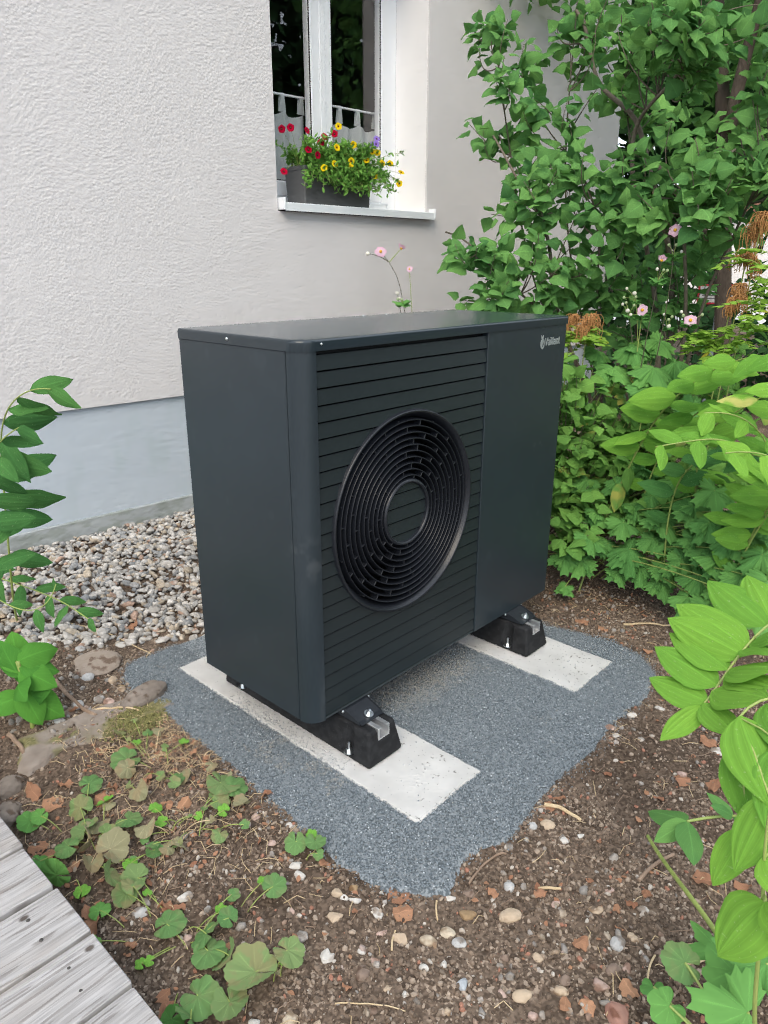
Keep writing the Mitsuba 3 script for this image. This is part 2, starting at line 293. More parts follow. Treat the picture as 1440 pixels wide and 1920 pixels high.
for k in range(len(bounds)-1):
    ro, ri = bounds[k]+.001, bounds[k+1]-.001; nr = 11 if k < 5 else 9; off = (k*.618) % 1
    for j in range(nr):
        t = 2*math.pi*(j+off)/nr; c, s = math.cos(t), math.sin(t)
        w = .0017; b = cbox(ri, ro, -w, w, .005, .028, .0006)
        ribs.append(xf(b, np.array(GM)@np.array([[c, -s, 0, 0], [s, c, 0, 0], [0, 0, 1, 0], [0, 0, 0, 1]])))
add('rib', cat_(ribs), 'black_plastic', GR, kind='stuff')
fan = hp+'__fan'
add('hub', xf(lathe([(0, .055), (.07, .055), (.082, .062), (.086, .13), (0, .13)], 32), GM), 'black_void', fan, smooth=40)
for j in range(3):
    t = np.linspace(0, 1.5, 14); q = np.linspace(.08, .24, 8); TT, QQ = np.meshgrid(t, q, indexing='ij')
    ang = TT*(1-.25*(QQ-.08)/.16)+2*math.pi*j/3+.8*(QQ-.08); dep = .07+.045*TT
    V = np.stack([QQ*np.cos(ang), QQ*np.sin(ang), dep], -1).reshape(-1, 3)
    add('blade', xf((np.vstack([V, V+[0, 0, .003]]), np.vstack([grid_faces(14, 8), grid_faces(14, 8)[:, ::-1]+len(V)])), GM), 'black_plastic', fan, smooth=40)
# screws, lettering, emblem
def screw(x, y, z, axis, r=.0042):
    m = lathe([(0, .0028), (r*.5, .0026), (r*.9, .0012), (r, 0), (r, -.002), (0, -.002)], 14)
    B = {'-x': [[0, 0, -1], [1, 0, 0], [0, -1, 0]], '-y': [[1, 0, 0], [0, 0, -1], [0, 1, 0]], 'z': np.eye(3)}[axis]
    M = np.zeros((3, 4)); M[:, :3] = B; M[:, 3] = (x, y, z); return xf(m, M)
add('screw', screw(-.003, .246, 1.038, '-x'), 'steel', hp, True)
add('screw', screw(.058, -.003, 1.0395, '-y', .003), 'steel', hp, True)
for x, y, z in ((.70, .40, 1.0535), (.63, .43, 1.0515)): add('screw', screw(x, y, z, 'z', .004), 'steel', hp, True)
LOGO = hp+'__logo'
tm = meshkit.text_mesh('Vaillant', .0215, .0012, bold=True); v = np.array(tm.vertices); w = v[:, 0].max()-v[:, 0].min()
v[:, 0] = (v[:, 0]-v[:, 0].min())*(.0865/w)
add('lettering', (np.column_stack([.9685+v[:, 0], -.0002-v[:, 2], .9685+v[:, 1]]), np.array(tm.faces)), 'logo_silver', LOGO, label='pale lettering reading Vaillant')
th = np.linspace(0, 2*np.pi, 33)[:-1]
egg = Polygon(np.column_stack([.0145*np.cos(th), -.004+.0195*np.sin(th)])).difference(Polygon(np.column_stack([.001+.0092*np.cos(th), -.002+.0135*np.sin(th)])))
ears = shapely.union_all([Polygon([(-.006, .006), (-.013, .026), (-.009, .028), (-.003, .016), (.001, .028), (.005, .027), (.003, .008)]), Point(-.001, .004).buffer(.0075), Polygon([(-.006, .002), (-.009, -.010), (-.003, -.015), (.001, -.004)])])
emb = egg.union(ears)
for gp in getattr(emb, 'geoms', [emb]):
    m = trimesh.creation.extrude_polygon(gp, .0012, engine='earcut'); v = np.array(m.vertices)
    add('emblem', (np.column_stack([.9545+.8*v[:, 0], -.0002-v[:, 2], .9775+.8*v[:, 1]]), np.array(m.faces)), 'logo_silver', LOGO)
add('base_tray', cbox(.03, 1.07, .02, .43, Z0-.012, Z0+.003), 'black_bracket', hp)
# ------------------------------------------------------------------ feet, rails, brackets
def foot_mesh(cx, y0, y1):
    pts = []
    for x, y, z, r in [(sx*(.065-.012), y, .010, .010) for sx in (-1, 1) for y in (y0+.012, y1-.012)]+[(sx*(.052-.014), y, .095-.012, .012) for sx in (-1, 1) for y in (y0+.026, y1-.026)]:
        pts.append(ICO[2][0]*r+(cx+x, y, z))
    b = m3.Manifold.hull_points(np.vstack(pts)[:, :])
    B = lambda *a: man(cbox(*a, c=.0005))
    b = b-B(cx-.022, cx+.022, y0-.02, y1+.02, .066, .12)                    # slot of the rail
    for y in np.arange(y0+.03, y1-.02, .047):                                # notches along the foot
        for s in (-1, 1): b = b-B(cx+s*.0605-.012, cx+s*.0605+.012, y-.0065, y+.0065, -.01, .006)
    for x in (-.028, .028): b = b-B(cx+x-.006, cx+x+.006, y0-.01, y0+.008, -.01, .006)
    for y in (y0+.082, y1-.082):                                             # hollows for the bolts
        for s in (-1, 1):
            cyl = m3.Manifold.cylinder(.2, .024, .030, 32).translate([cx+s*.070, y, .013]); b = b-cyl
    return vf(b)
def bolt(x, y, z, h, r=.009):
    w = lathe([(0, .0022), (r*1.55, .0022), (r*1.6, .001), (r*1.6, 0), (0, 0)], 24)
    n = lathe([(0, .0095), (r*.8, .0095), (r*.95, .008), (r*.95, .0022), (0, .0022)], 6)
    s = lathe([(0, h), (.0035, h-.001), (.004, h-.002), (.004, 0), (0, 0)], 12)
    return w, n, s
for i, (cx, y0, y1) in enumerate(((.149, -.112, .498), (.889, -.104, .506))):
    who = ('left', 'right')[i]
    ft = thing('support_foot', 'black rubber foot under the %s end of the heat pump, on its own concrete strip' % who, 'rubber foot', 'rubber feet under the heat pump')
    labels[ft].pop('group')
    add('body', foot_mesh(cx, y0, y1), 'foot_rubber', ft, smooth=28)
    rl = man(cbox(cx-.0205, cx+.0205, y0+.010, y1-.01, .064, .098, .001))-man(cbox(cx-.017, cx+.017, y0-.02, y1+.02, .0675, .0955, .0005))-man(cbox(cx-.0085, cx+.0085, y0-.02, y1+.02, .09, .11, .0005))
    add('rail', vf(rl), 'aluminium', ft, smooth=25, label='short bright end of an aluminium channel')
    for y in (y0+.082, y1-.082):
        for s in (-1, 1):
            w, n, st = bolt(0, 0, 0, .030)
            k = ft+'__bolt' if (y, s) == (y0+.082, -1) else None
            b = key_for(ft+'__bolt')
            for nm, me in (('washer', w), ('nut', n), ('shank', st)):
                add(nm, xf(me, np.array([[1, 0, 0, cx+s*.0535], [0, 1, 0, y], [0, 0, 1, .0132]])), 'steel', b, smooth=30)
    # bracket of the unit, bolted to the rail
    br = key_for(hp+'__bracket')
    x0, x1 = cx-.040, cx+.040
    prof = [(.06, .119), (-.004, .119), (-.050, .1035), (-.064, .1005), (-.064, .0985), (-.051, .1010), (-.005, .1165), (.06, .1165)]
    pv = np.array([(x, a, b) for x in (x0, x1) for a, b in prof]); k = len(prof); cp = capf(prof)
    add('plate', (pv, np.vstack([grid_faces(2, k, True), cp, cp[:, ::-1]+k])), 'black_bracket', br)
    for s in (x0-.0022, x1+.0004):
        tri = [(.06, .125), (-.006, .1215), (-.052, .106), (-.058, .0985), (.0, .0975), (.06, .0985)]
        m = trimesh.creation.extrude_polygon(Polygon(tri), .0018, engine='earcut'); v = np.array(m.vertices)
        add('flange', (np.column_stack([s+v[:, 2], v[:, 0], v[:, 1]]), np.array(m.faces)), 'black_bracket', br)
    w, n, st = bolt(0, 0, 0, .016, .008)
    sl = math.radians(-18); Rm = np.array([[1, 0, 0, cx+.002], [0, math.cos(sl), -math.sin(sl), -.046], [0, math.sin(sl), math.cos(sl), .1065]])
    Rm[:, 1:3] = np.array([[0, 0], [math.cos(-sl), -math.sin(-sl)], [math.sin(-sl), math.cos(-sl)]])
    add('bolt', cat_([xf(q, Rm) for q in (w, n, st)]), 'steel', br, smooth=30)
    for x in (cx-.046, cx+.047): add('screw', screw(x, -.002, Z0-.004, '-y', .0045), 'steel', br, True)

# ------------------------------------------------------------------ concrete strips
mat('concrete', **princ(proc(lambda p, n, uv: mix((.46, .455, .44), (.62, .615, .60), fbm(p.x*18, p.y*18, p.z*18, 4))*mix((.35, .34, .33), (1, 1, 1), smoothstep(.14, .24, noise(p.x*170, p.y*170, 2)+.25*fbm(p.x*14, p.y*14, 5)))), .9, spec=.2,
    bump=proc(lambda p, n, uv: fbm(p.x*150, p.y*150, p.z*150), 8e-4), scale=.0030))
def strip(x0, x1, y0, y1, seed):
    nx, ny = 48, 196; X, Yg = np.meshgrid(np.linspace(0, 1, nx), np.linspace(0, 1, ny), indexing='ij')
    rg = lambda s: .0035*(meshkit.fbm(np.stack([np.linspace(0, 1, 200)*40, np.full(200, s), np.full(200, seed)], -1), 4)-.5)*2
    e = lambda s, t: np.interp(t, np.linspace(0, 1, 200), rg(s))
    xx = x0+(x1-x0)*X+e(1, Yg)*(1-X)**8+e(2, Yg)*X**8; yy = y0+(y1-y0)*Yg+e(3, X)*(1-Yg)**16+e(4, X)*Yg**16
    zz = .0016*(fz(np.stack([xx, yy], -1), 30, seed)-.5)
    edge = np.minimum(np.minimum(X, 1-X)*(x1-x0), np.minimum(Yg, 1-Yg)*(y1-y0)); zz -= .004*np.clip(1-edge/.006, 0, 1)**2
    V = np.stack([xx, yy, zz], -1); top = V.reshape(-1, 3)
    o = np.concatenate([V[:, 0], V[-1, 1:], V[::-1, -1][1:], V[0, ::-1][1:-1]]); lo = o-[0, 0, .12]; k = len(top); n = len(o); i = np.arange(n); j = (i+1) % n
    f = np.vstack([grid_faces(nx, ny), np.stack([k+i, k+n+i, k+j], 1), np.stack([k+j, k+n+i, k+n+j], 1)])
    return np.vstack([top, o, lo]), f
add('concrete_strip', strip(.035, .281, -.311, .671, 3), 'concrete', None, smooth=30, label='pale concrete strip under the near left foot of the heat pump', cat='concrete strip')
add('concrete_strip', strip(.762, 1.000, -.311, .671, 8), 'concrete', None, smooth=30, label='pale concrete strip under the far right foot of the heat pump', cat='concrete strip')
# ------------------------------------------------------------------ ground
BED = Polygon([(-.06, .815), (-.115, .74), (-.138, .617), (-.115, .52), (-.135, .34), (-.134, .148), (-.150, -.11), (-.160, -.323), (-.140, -.385), (-.125, -.41), (-.062, -.468), (.02, -.440), (.079, -.452), (.156, -.487), (.27, -.478), (.369, -.472), (.55, -.482), (.72, -.462), (.90, -.458), (1.035, -.436), (1.098, -.36), (1.131, -.25), (1.10, -.12), (1.079, -.025), (1.11, .2), (1.13, .5), (1.10, .80), (.6, .83), (.2, .80)])
def sdist(xy):
    P = shapely.points(xy[..., 0], xy[..., 1]); d = shapely.distance(shapely.boundary(BED), P); return np.where(shapely.contains_xy(BED, xy[..., 0], xy[..., 1]), d, -d)
def soil_h(xy):
    """height of the earth, without the cut for the gravel bed"""
    x, y = xy[..., 0], xy[..., 1]
    z = -.006+.045*(fz(xy, 2.2, 1)-.5)+.020*(fz(xy, 9, 2)-.5)
    z = z+.012*np.clip((y-.85)/.5, 0, 1)*np.clip((1.5-x)/.5, 0, 1)
    z = z-.035*np.clip((-.40-x)/.25, 0, 1)                    # lower beside the boardwalk
    return z
mat('soil', **princ(proc(lambda p, n, uv: mix(mix((.064, .047, .036), (.190, .143, .109), .35*fbm(p.x*23, p.y*23, p.z*23+1, 4)+.65*smoothstep(.2, .8, noise(p.x*200, p.y*200, 4))), (.34, .275, .22), smoothstep(.60, .75, noise(p.x*210, p.y*210, p.z*210))*smoothstep(.40, .62, fbm(p.x*9, p.y*9, 3)))*mix((.74, .72, .70), (1.08, 1.07, 1.06), smoothstep(.32, .62, fbm(p.x*3.2, p.y*3.2, 9)))), .95, spec=.15,
    bump=proc(lambda p, n, uv: fbm(p.x*260, p.y*260, p.z*260, 3), 8e-4), scale=.006))
def axis(lo, hi, step, far, grow=1.22):
    c = list(np.arange(lo, hi, step)); s = step
    a = c[0]
    while a > -far: s *= grow; a -= s; c.insert(0, a)
    s = step; a = c[-1]
    while a < far: s *= grow; a += s; c.append(a)
    return np.array(c)
gx, gy = axis(-.95, 1.75, .0090, 900), axis(-1.12, .95, .0090, 900)
XY = np.stack(np.meshgrid(gx, gy, indexing='ij'), -1)
far_w = np.clip(np.hypot(XY[..., 0]-.4, XY[..., 1]-.2)/6-.5, 0, 1)
gz = soil_h(XY)*(1-far_w)-.01*far_w
near = (np.abs(XY[..., 0]-.4) < 2.2) & (np.abs(XY[..., 1]) < 2.2)
gz = gz+np.where(near, .018*(fz(XY, 42, 5)-.5)+.008*(fz(XY, 95, 6, 2)-.5), 0)
sd = np.full(gz.shape, -9.); sd[near] = sdist(XY[near])
gz = gz*np.clip(1-(sd+.08)/.08, 0, 1)+np.clip((sd+.08)/.08, 0, 1)*np.where(sd > -.08, np.clip(gz, -.02, -.001), 0)
gz -= .035*np.clip((sd-.004)/.02, 0, 1)
add('ground', (np.concatenate([XY, gz[..., None]], -1).reshape(-1, 3), grid_faces(len(gx), len(gy))), 'soil', None, True, label='dark brown garden soil with small stones', kind='structure')
from scipy.interpolate import RegularGridInterpolator
_gz = RegularGridInterpolator((gx, gy), gz, bounds_error=False, fill_value=0.)
def gh(x, y): return _gz(np.stack(np.broadcast_arrays(x, y), -1)).reshape(np.broadcast(x, y).shape)
# fine dark gravel bed
GREYS = ((.115, .142, .163), (.215, .25, .278), (.31, .345, .372), (.54, .57, .60))
def grit(rid, dusty=0.):
    a = cell_rand(rid, 3); b = cell_rand(rid, 7)
    c = mix(GREYS[0], GREYS[1], a); c = mix(c, GREYS[2], smoothstep(.6, 1., b)); return mix(c, GREYS[3], smoothstep(.955, .965, cell_rand(rid, 11)))
mat('grit_sheet', **princ(proc(lambda p, n, uv: mix((.11, .13, .145), (.27, .30, .325), smoothstep(.3, .7, noise(p.x*300, p.y*300, 1)))), .9, spec=.2,
    bump=proc(lambda p, n, uv: fbm(p.x*280, p.y*280, 1), 8e-4), scale=.003))
mat('grit', **princ(proc(lambda p, n, uv: grit(dr.floor(uv.x))), .75, spec=.3))
mat('dusty_grit', **princ(proc(lambda p, n, uv: mix(grit(dr.floor(uv.x)), mix((.30, .275, .24), (.44, .405, .35), cell_rand(dr.floor(uv.x), 5)), .5+.4*cell_rand(dr.floor(uv.x), 9))), .85, spec=.2))
bx, by = np.arange(-.20, 1.18, .008), np.arange(-.53, .87, .008); BXY = np.stack(np.meshgrid(bx, by, indexing='ij'), -1); bsd = sdist(BXY)+.012*(fz(BXY, 26, 4)-.5)
def bed_h(xy, s): return -.0045+.003*(fz(xy, 14, 7)-.5)*2-.05*np.clip(-s/.05+.02, 0, 1)
bz = bed_h(BXY, bsd)
add('gravel_bed', (np.concatenate([BXY, bz[..., None]], -1).reshape(-1, 3), grid_faces(len(bx), len(by))), 'grit_sheet', None, True, label='bed of fine blue-grey split gravel round the concrete strips', kind='structure')
rng = np.random.default_rng(11)
def on_pad(x, y, m=-.002): return ((x > .035-m) & (x < .281+m) | (x > .762-m) & (x < 1.0+m)) & (y > -.311-m) & (y < .671+m)
n = 140000; q = np.column_stack([rng.uniform(-.19, 1.17, n), rng.uniform(-.52, .86, n)])
qs = sdist(q)+.016*(fz(q, 26, 4)-.5); keep = (qs > -.012*rng.random(n)**2-.05*rng.random(n)**9) & ~on_pad(q[:, 0], q[:, 1], -.0005*0) & ~((q[:, 1] > .36) & (q[:, 0] > .12)); q, qs = q[keep], qs[keep]
pick = rng.random(len(q)) < .82; q, qs = q[pick], qs[pick]
sz = rng.uniform(.0011, .0022, len(q)); S = sz[:, None]*rng.uniform(.7, 1.3, (len(q), 3))
z = np.maximum(bed_h(q, np.maximum(qs, 0)), gh(q[:, 0], q[:, 1])*(qs < .0))+sz*.35
dust = np.clip(1.25-np.abs(q[:, 0]-.52)/.26, 0, 1)*np.clip((q[:, 1]+.06)/.10, 0, 1); dust = rng.random(len(q)) < 1.1*np.clip(dust-.35+(fz(q, 16, 21)-.3), 0, 1)
dust |= (rng.random(len(q)) < .5) & (np.abs(q[:, 0]+.02) < .05) & (q[:, 1] > -.1) & (q[:, 1] < .25) & (fz(q, 20, 3) > .5)
for msk, m_, nm, lb in ((~dust, 'grit', 'fine_gravel', 'fine blue-grey gravel grains covering the bed'), (dust, 'dusty_grit', 'dusty_gravel', 'dusty beige gravel grains sheltered under the heat pump')):
    me, uv = scatter(OCT, np.column_stack([q, z])[msk], rand_rot(rng, msk.sum()), S[msk], .15, rng)
    add(nm, me, m_, None, False, uv, label=lb, cat='gravel', kind='stuff')
# stray grains on the concrete strips
n = 700; x = np.concatenate([rng.normal(.045, .02, n), rng.uniform(.77, .99, 90), rng.uniform(.05, .27, 120)]); y = np.concatenate([rng.uniform(-.06, .42, n), rng.uniform(-.30, .4, 90), rng.uniform(-.3, .66, 120)])
k = on_pad(x, y, -.001) & (x < 1); x, y = x[k], y[k]; sz = rng.uniform(.0008, .0018, len(x))
me, uv = scatter(OCT, np.column_stack([x, y, sz*.5]), rand_rot(rng, len(x)), sz[:, None]*rng.uniform(.7, 1.3, (len(x), 3)), .15, rng)
add('stray_gravel', me, 'grit', None, False, uv, label='loose dark grains spilled on the concrete strips', cat='gravel', kind='stuff')

# ------------------------------------------------------------------ pebbles
def pebble_col(rid):
    a, b, c = cell_rand(rid, 1), cell_rand(rid, 2), cell_rand(rid, 4)
    col = mix((.355, .34, .32), (.57, .545, .515), a)
    col = mix(col, (.27, .275, .28), smoothstep(.72, .8, b)); col = mix(col, (.40, .28, .22), smoothstep(.93, .94, c)); return mix(col, (.45, .37, .27), smoothstep(.84, .86, cell_rand(rid, 6))*.7)
mat('pebble_stone', **princ(proc(lambda p, n, uv: pebble_col(dr.floor(uv.x))*mix((.78, .77, .75), (1.08, 1.08, 1.08), smoothstep(.3, .65, fbm(p.x*70, p.y*70, p.z*70)))), .8, spec=.3))
n = 11500; q = np.column_stack([rng.uniform(-1.6, 1.25, n), rng.uniform(.78, 2.05, n)])
lim = .80+.05*(fz(q, 5, 8)-.5)+.42*np.clip((.16-q[:, 0])/.55, 0, 1)+.10*rng.random(n)**2
yw = (1.954-np.sin(WROT)*q[:, 0])/np.cos(WROT)
k = (q[:, 1] > lim) & (q[:, 1] < yw+.01) & ((q[:, 0] < .75) | (q[:, 1] > 1.2)); q = q[k]
big = rng.random(len(q)); sz = np.where(big > .93, rng.uniform(.014, .021, len(q)), rng.uniform(.0065, .0130, len(q)))
S = sz[:, None]*np.column_stack([rng.uniform(1, 1.45, len(q)), rng.uniform(.75, 1.0, len(q)), rng.uniform(.5, .8, len(q))])
R_ = np.einsum('nij,njk->nik', yaw_rot(rng.uniform(0, 6.28, len(q))), np.eye(3)+.28*np.cross(np.eye(3)[None], rng.normal(size=(len(q), 1, 3))))
z = gh(q[:, 0], q[:, 1])+sz*.35+rng.uniform(0, .019, len(q))*np.clip((q[:, 1]-lim[k])/.2, 0, 1)
me, uv = scatter_rocks(np.column_stack([q, z]), R_, S*1.1, .04, rng)
add('wall_pebbles', me, 'pebble_stone', None, True, uv, label='strip of pale rounded pebbles along the foot of the house wall', cat='pebbles', kind='stuff')

# crumbs and little stones in the soil
def crumb_col(rid):
    a, b = cell_rand(rid, 1), cell_rand(rid, 2)
    c = mix((.068, .050, .038), (.25, .19, .145), a); c = mix(c, (.36, .29, .23), smoothstep(.70, .9, b)); c = mix(c, (.48, .44, .39), smoothstep(.955, .97, b)); return mix(c, (.34, .17, .12), smoothstep(.965, .97, cell_rand(rid, 8)))
mat('crumb', **princ(proc(lambda p, n, uv: crumb_col(dr.floor(uv.x))*mix((.8, .8, .8), (1.1, 1.1, 1.1), noise(p.x*300, p.y*300, p.z*300))), .9, spec=.2))
n = 165000; q = np.column_stack([rng.uniform(-.66, 1.75, n), rng.uniform(-1.15, 1.2, n)]); s_ = sdist(q)
dens = np.clip((fz(q, 4, 31)-.22)*2.4, .35, 1)*np.clip(1.5-np.hypot(q[:, 0]+.994, q[:, 1]+1.151)/2.6, .12, 1)
k = (s_ < .004) & (rng.random(n) < dens) & ~((q[:, 1] > .75) & (q[:, 0] > .1)); q = q[k]
sz = .0015+.0050*rng.random(len(q))**3.6; S = sz[:, None]*np.column_stack([rng.uniform(.9, 1.4, len(q)), rng.uniform(.7, 1.1, len(q)), rng.uniform(.5, .9, len(q))])
z = gh(q[:, 0], q[:, 1])+sz*.25
bigc = sz > .0036; me1, uv1 = scatter(OCT, np.column_stack([q, z])[~bigc], rand_rot(rng, (~bigc).sum()), S[~bigc], .16, rng)
me2, uv2 = scatter(ICO[0], np.column_stack([q, z])[bigc], rand_rot(rng, bigc.sum()), S[bigc], .14, rng); me, uv = cat_([me1, me2]), np.vstack([uv1, uv2+[200000, 0]])
add('soil_crumbs', me, 'crumb', None, False, uv, label='crumbs of earth and tiny stones strewn over the soil', cat='soil crumbs', kind='stuff')

# ------------------------------------------------------------------ boardwalk
mat('grey_wood', **princ(proc(lambda p, n, uv: (lambda yy, w, pid: mix(mix((.25, .24, .235), (.46, .45, .448), smoothstep(.12, .85, .5*fbm(p.x*4+pid*37, yy*150, p.z*30+pid*11, 3)+.5*fbm(p.x*22+pid*5, yy*420, 3, 2))), (.36, .325, .295), smoothstep(.50, .80, fbm(p.x*5+pid*9, yy*28, 4+pid))*.5)*mix((.68, .66, .65), (1, 1, 1), smoothstep(.16, .30, noise(p.x*13+pid*3, yy*260, 8)))*mix((.25, .22, .2), (1, 1, 1), smoothstep(.025, .06, w)))(
    p.y+.006*fbm(p.x*4, p.y*6, 2)+.010*noise(p.x*6, p.y*9, 5), voronoi(p.x*5.2+uv.x*0+.3, p.y*7.1+.2)[0], dr.floor((p.y-.0415)/.146)), ), .85, spec=.25,
    bump=proc(lambda p, n, uv: fbm(p.x*9, (p.y+.006*fbm(p.x*4, p.y*6, 2))*300, p.z*60, 3), 1e-3), scale=.0016))
bw = key_for('boardwalk'); tag(bw, 'weathered grey wooden boardwalk with ridged planks', None, None, 'structure')
for j in range(-34, 6):
    y0, y1 = .0355+.1475*j+.002, .0355+.1475*(j+1)-.002
    y0, y1 = (.035-.1453*(-j))+.0022, (.035-.1453*(-j-1))-.0022
    rg = np.random.default_rng(500+j); x1 = -.630+rg.uniform(-.004, .004); dz = rg.uniform(-.0015, .0015)
    # plank section with a low step along its far edge, as worn boards show
    yy = np.linspace(y0, y1, 14); prof = [(y0, .048), (y0, .0765), (y0+.004, .080)]+[(y, .080+.0012*math.sin((y-y0)/(y1-y0)*math.pi)+.0006*rg.normal()) for y in yy[1:-2]]+[(y1-.020, .0808), (y1-.017, .0775), (y1-.008, .0765), (y1-.003, .0745), (y1, .0715), (y1, .048)]
    xs = np.concatenate([[x1, x1-.0025], np.linspace(x1-.02, -2.3, 40)]); k = len(prof); V = []
    for ii, x in enumerate(xs):
        ins = .0035 if ii == 0 else 0
        for y, z in prof: V.append((x, np.clip(y, y0+ins, y1-ins), min(z, .0765) + dz if ii == 0 else z+dz+.0008*math.sin(x*7+j*2)))
    V = np.array(V); cp = capf(prof)
    add('plank', (V, np.vstack([grid_faces(len(xs), k, True), cp, cp+(len(xs)-1)*k])), 'grey_wood', bw, smooth=30)
mat('old_timber', **princ(proc(lambda p, n, uv: mix((.06, .05, .045), (.16, .14, .125), fbm(p.x*30, p.y*8, p.z*30))), .9))
for x in (-.70, -1.35, -2.0): add('bearer', cbox(x-.035, x+.035, -1.85, .75, -.06, .0475), 'old_timber', bw)
mat('nail', **princ(C(.10, .095, .09), .5, metallic=.6))
for j in range(-5, 3):
    for dy in (.045, .10):
        for x in (-.70, -1.35):
            rg = np.random.default_rng(900+j*7+int(dy*100)); y = .035+.1453*j+dy+rg.normal()*.006
            add('nail', xf(lathe([(0, .0005), (.0030, .0004), (.0036, -.001), (0, -.002)], 12), [[1, 0, 0, x+rg.normal()*.01], [0, 1, 0, y], [0, 0, 1, .0818]]), 'nail', bw, True)
# positions in metres: x along the unit, y towards the house, z up
SEALS = [{'p':[[1.404,0.027,-0.01],[1.475,-0.01,0.262],[1.451,-0.105,0.535],[1.402,-0.195,0.709],[1.328,-0.31,0.838],[1.25,-0.422,0.917],[1.171,-0.541,0.964],[1.096,-0.65,0.979]],'f':0.5,'n':15,'L':0.13},{'p':[[1.775,-0.254,-0.01],[1.476,-0.342,0.392],[1.334,-0.39,0.701],[1.213,-0.504,0.804],[1.085,-0.606,0.879],[0.958,-0.717,0.932]],'f':0.42,'n':12,'L':0.122},{'p':[[1.64,-0.324,-0.01],[1.33,-0.477,0.306],[1.284,-0.538,0.471],[1.216,-0.592,0.605],[1.079,-0.581,0.716],[0.935,-0.552,0.773],[0.817,-0.514,0.783],[0.735,-0.467,0.776]],'f':0.46,'n':14,'L':0.112},{'p':[[1.638,-0.408,-0.01],[1.29,-0.558,0.341],[1.194,-0.63,0.541],[1.057,-0.701,0.662],[0.906,-0.715,0.745],[0.795,-0.682,0.786],[0.71,-0.638,0.794]],'f':0.46,'n':14,'L':0.112},{'p':[[1.632,-0.421,-0.01],[1.262,-0.571,0.363],[1.205,-0.63,0.52],[1.062,-0.725,0.666],[0.922,-0.792,0.743]],'f':0.42,'n':12,'L':0.115},{'p':[[1.591,-0.222,-0.01],[1.402,-0.279,0.318],[1.361,-0.314,0.526],[1.286,-0.404,0.63],[1.216,-0.514,0.679],[1.14,-0.62,0.696]],'f':0.42,'n':12,'L':0.115},{'p':[[0.95,-1.05,-0.01],[0.362,-1.049,0.478],[0.273,-0.973,0.648],[0.155,-0.933,0.697],[0.068,-0.909,0.678],[0.024,-0.896,0.642],[-0.031,-0.885,0.604]],'f':0.5,'n':15,'L':0.145,'near':1},{'p':[[0.52,-1.16,-0.01],[0.055,-1.113,0.427],[0.022,-1.063,0.595],[-0.034,-1.019,0.668],[-0.082,-0.973,0.679],[-0.117,-0.953,0.659]],'f':0.46,'n':11,'L':0.16,'near':1},{'p':[[0.02,-1.13,-0.01],[-0.201,-1.046,0.358],[-0.233,-1.039,0.506],[-0.244,-1.032,0.586],[-0.254,-1.03,0.677]],'f':0.33,'n':7,'L':0.135,'near':1},{'p':[[-0.18,1.356,-0.01],[-0.24,1.148,0.312],[-0.242,1.086,0.555],[-0.248,1.025,0.713],[-0.251,0.941,0.809],[-0.239,0.83,0.875],[-0.217,0.713,0.897]],'f':0.34,'n':12,'L':0.145,'left':1},{'p':[[-0.315,1.25,-0.01],[-0.329,1.05,0.315],[-0.324,0.997,0.529],[-0.318,0.942,0.664],[-0.309,0.855,0.751],[-0.281,0.771,0.802]],'f':0.34,'n':9,'L':0.135,'left':1},{'p':[[-0.089,1.759,-0.01],[-0.194,1.133,0.2],[-0.17,0.975,0.2],[-0.175,0.837,0.209],[-0.168,0.78,0.2]],'f':0.35,'n':11,'L':0.1,'left':1,'low':1},{'p':[[-0.239,1.509,-0.01],[-0.299,0.989,0.22],[-0.255,0.921,0.227],[-0.198,0.921,0.286]],'f':0.4,'n':6,'L':0.08,'left':1,'low':1},{'p':[[1.625,-0.078,-0.01],[1.553,-0.115,0.32],[1.524,-0.178,0.563],[1.46,-0.293,0.723],[1.396,-0.42,0.809],[1.327,-0.542,0.848]],'f':0.4,'n':12,'L':0.12},{'p':[[1.742,-0.486,-0.01],[1.385,-0.567,0.397],[1.292,-0.607,0.6],[1.135,-0.599,0.754],[1.019,-0.556,0.824],[0.949,-0.498,0.833]],'f':0.45,'n':12,'L':0.115}]
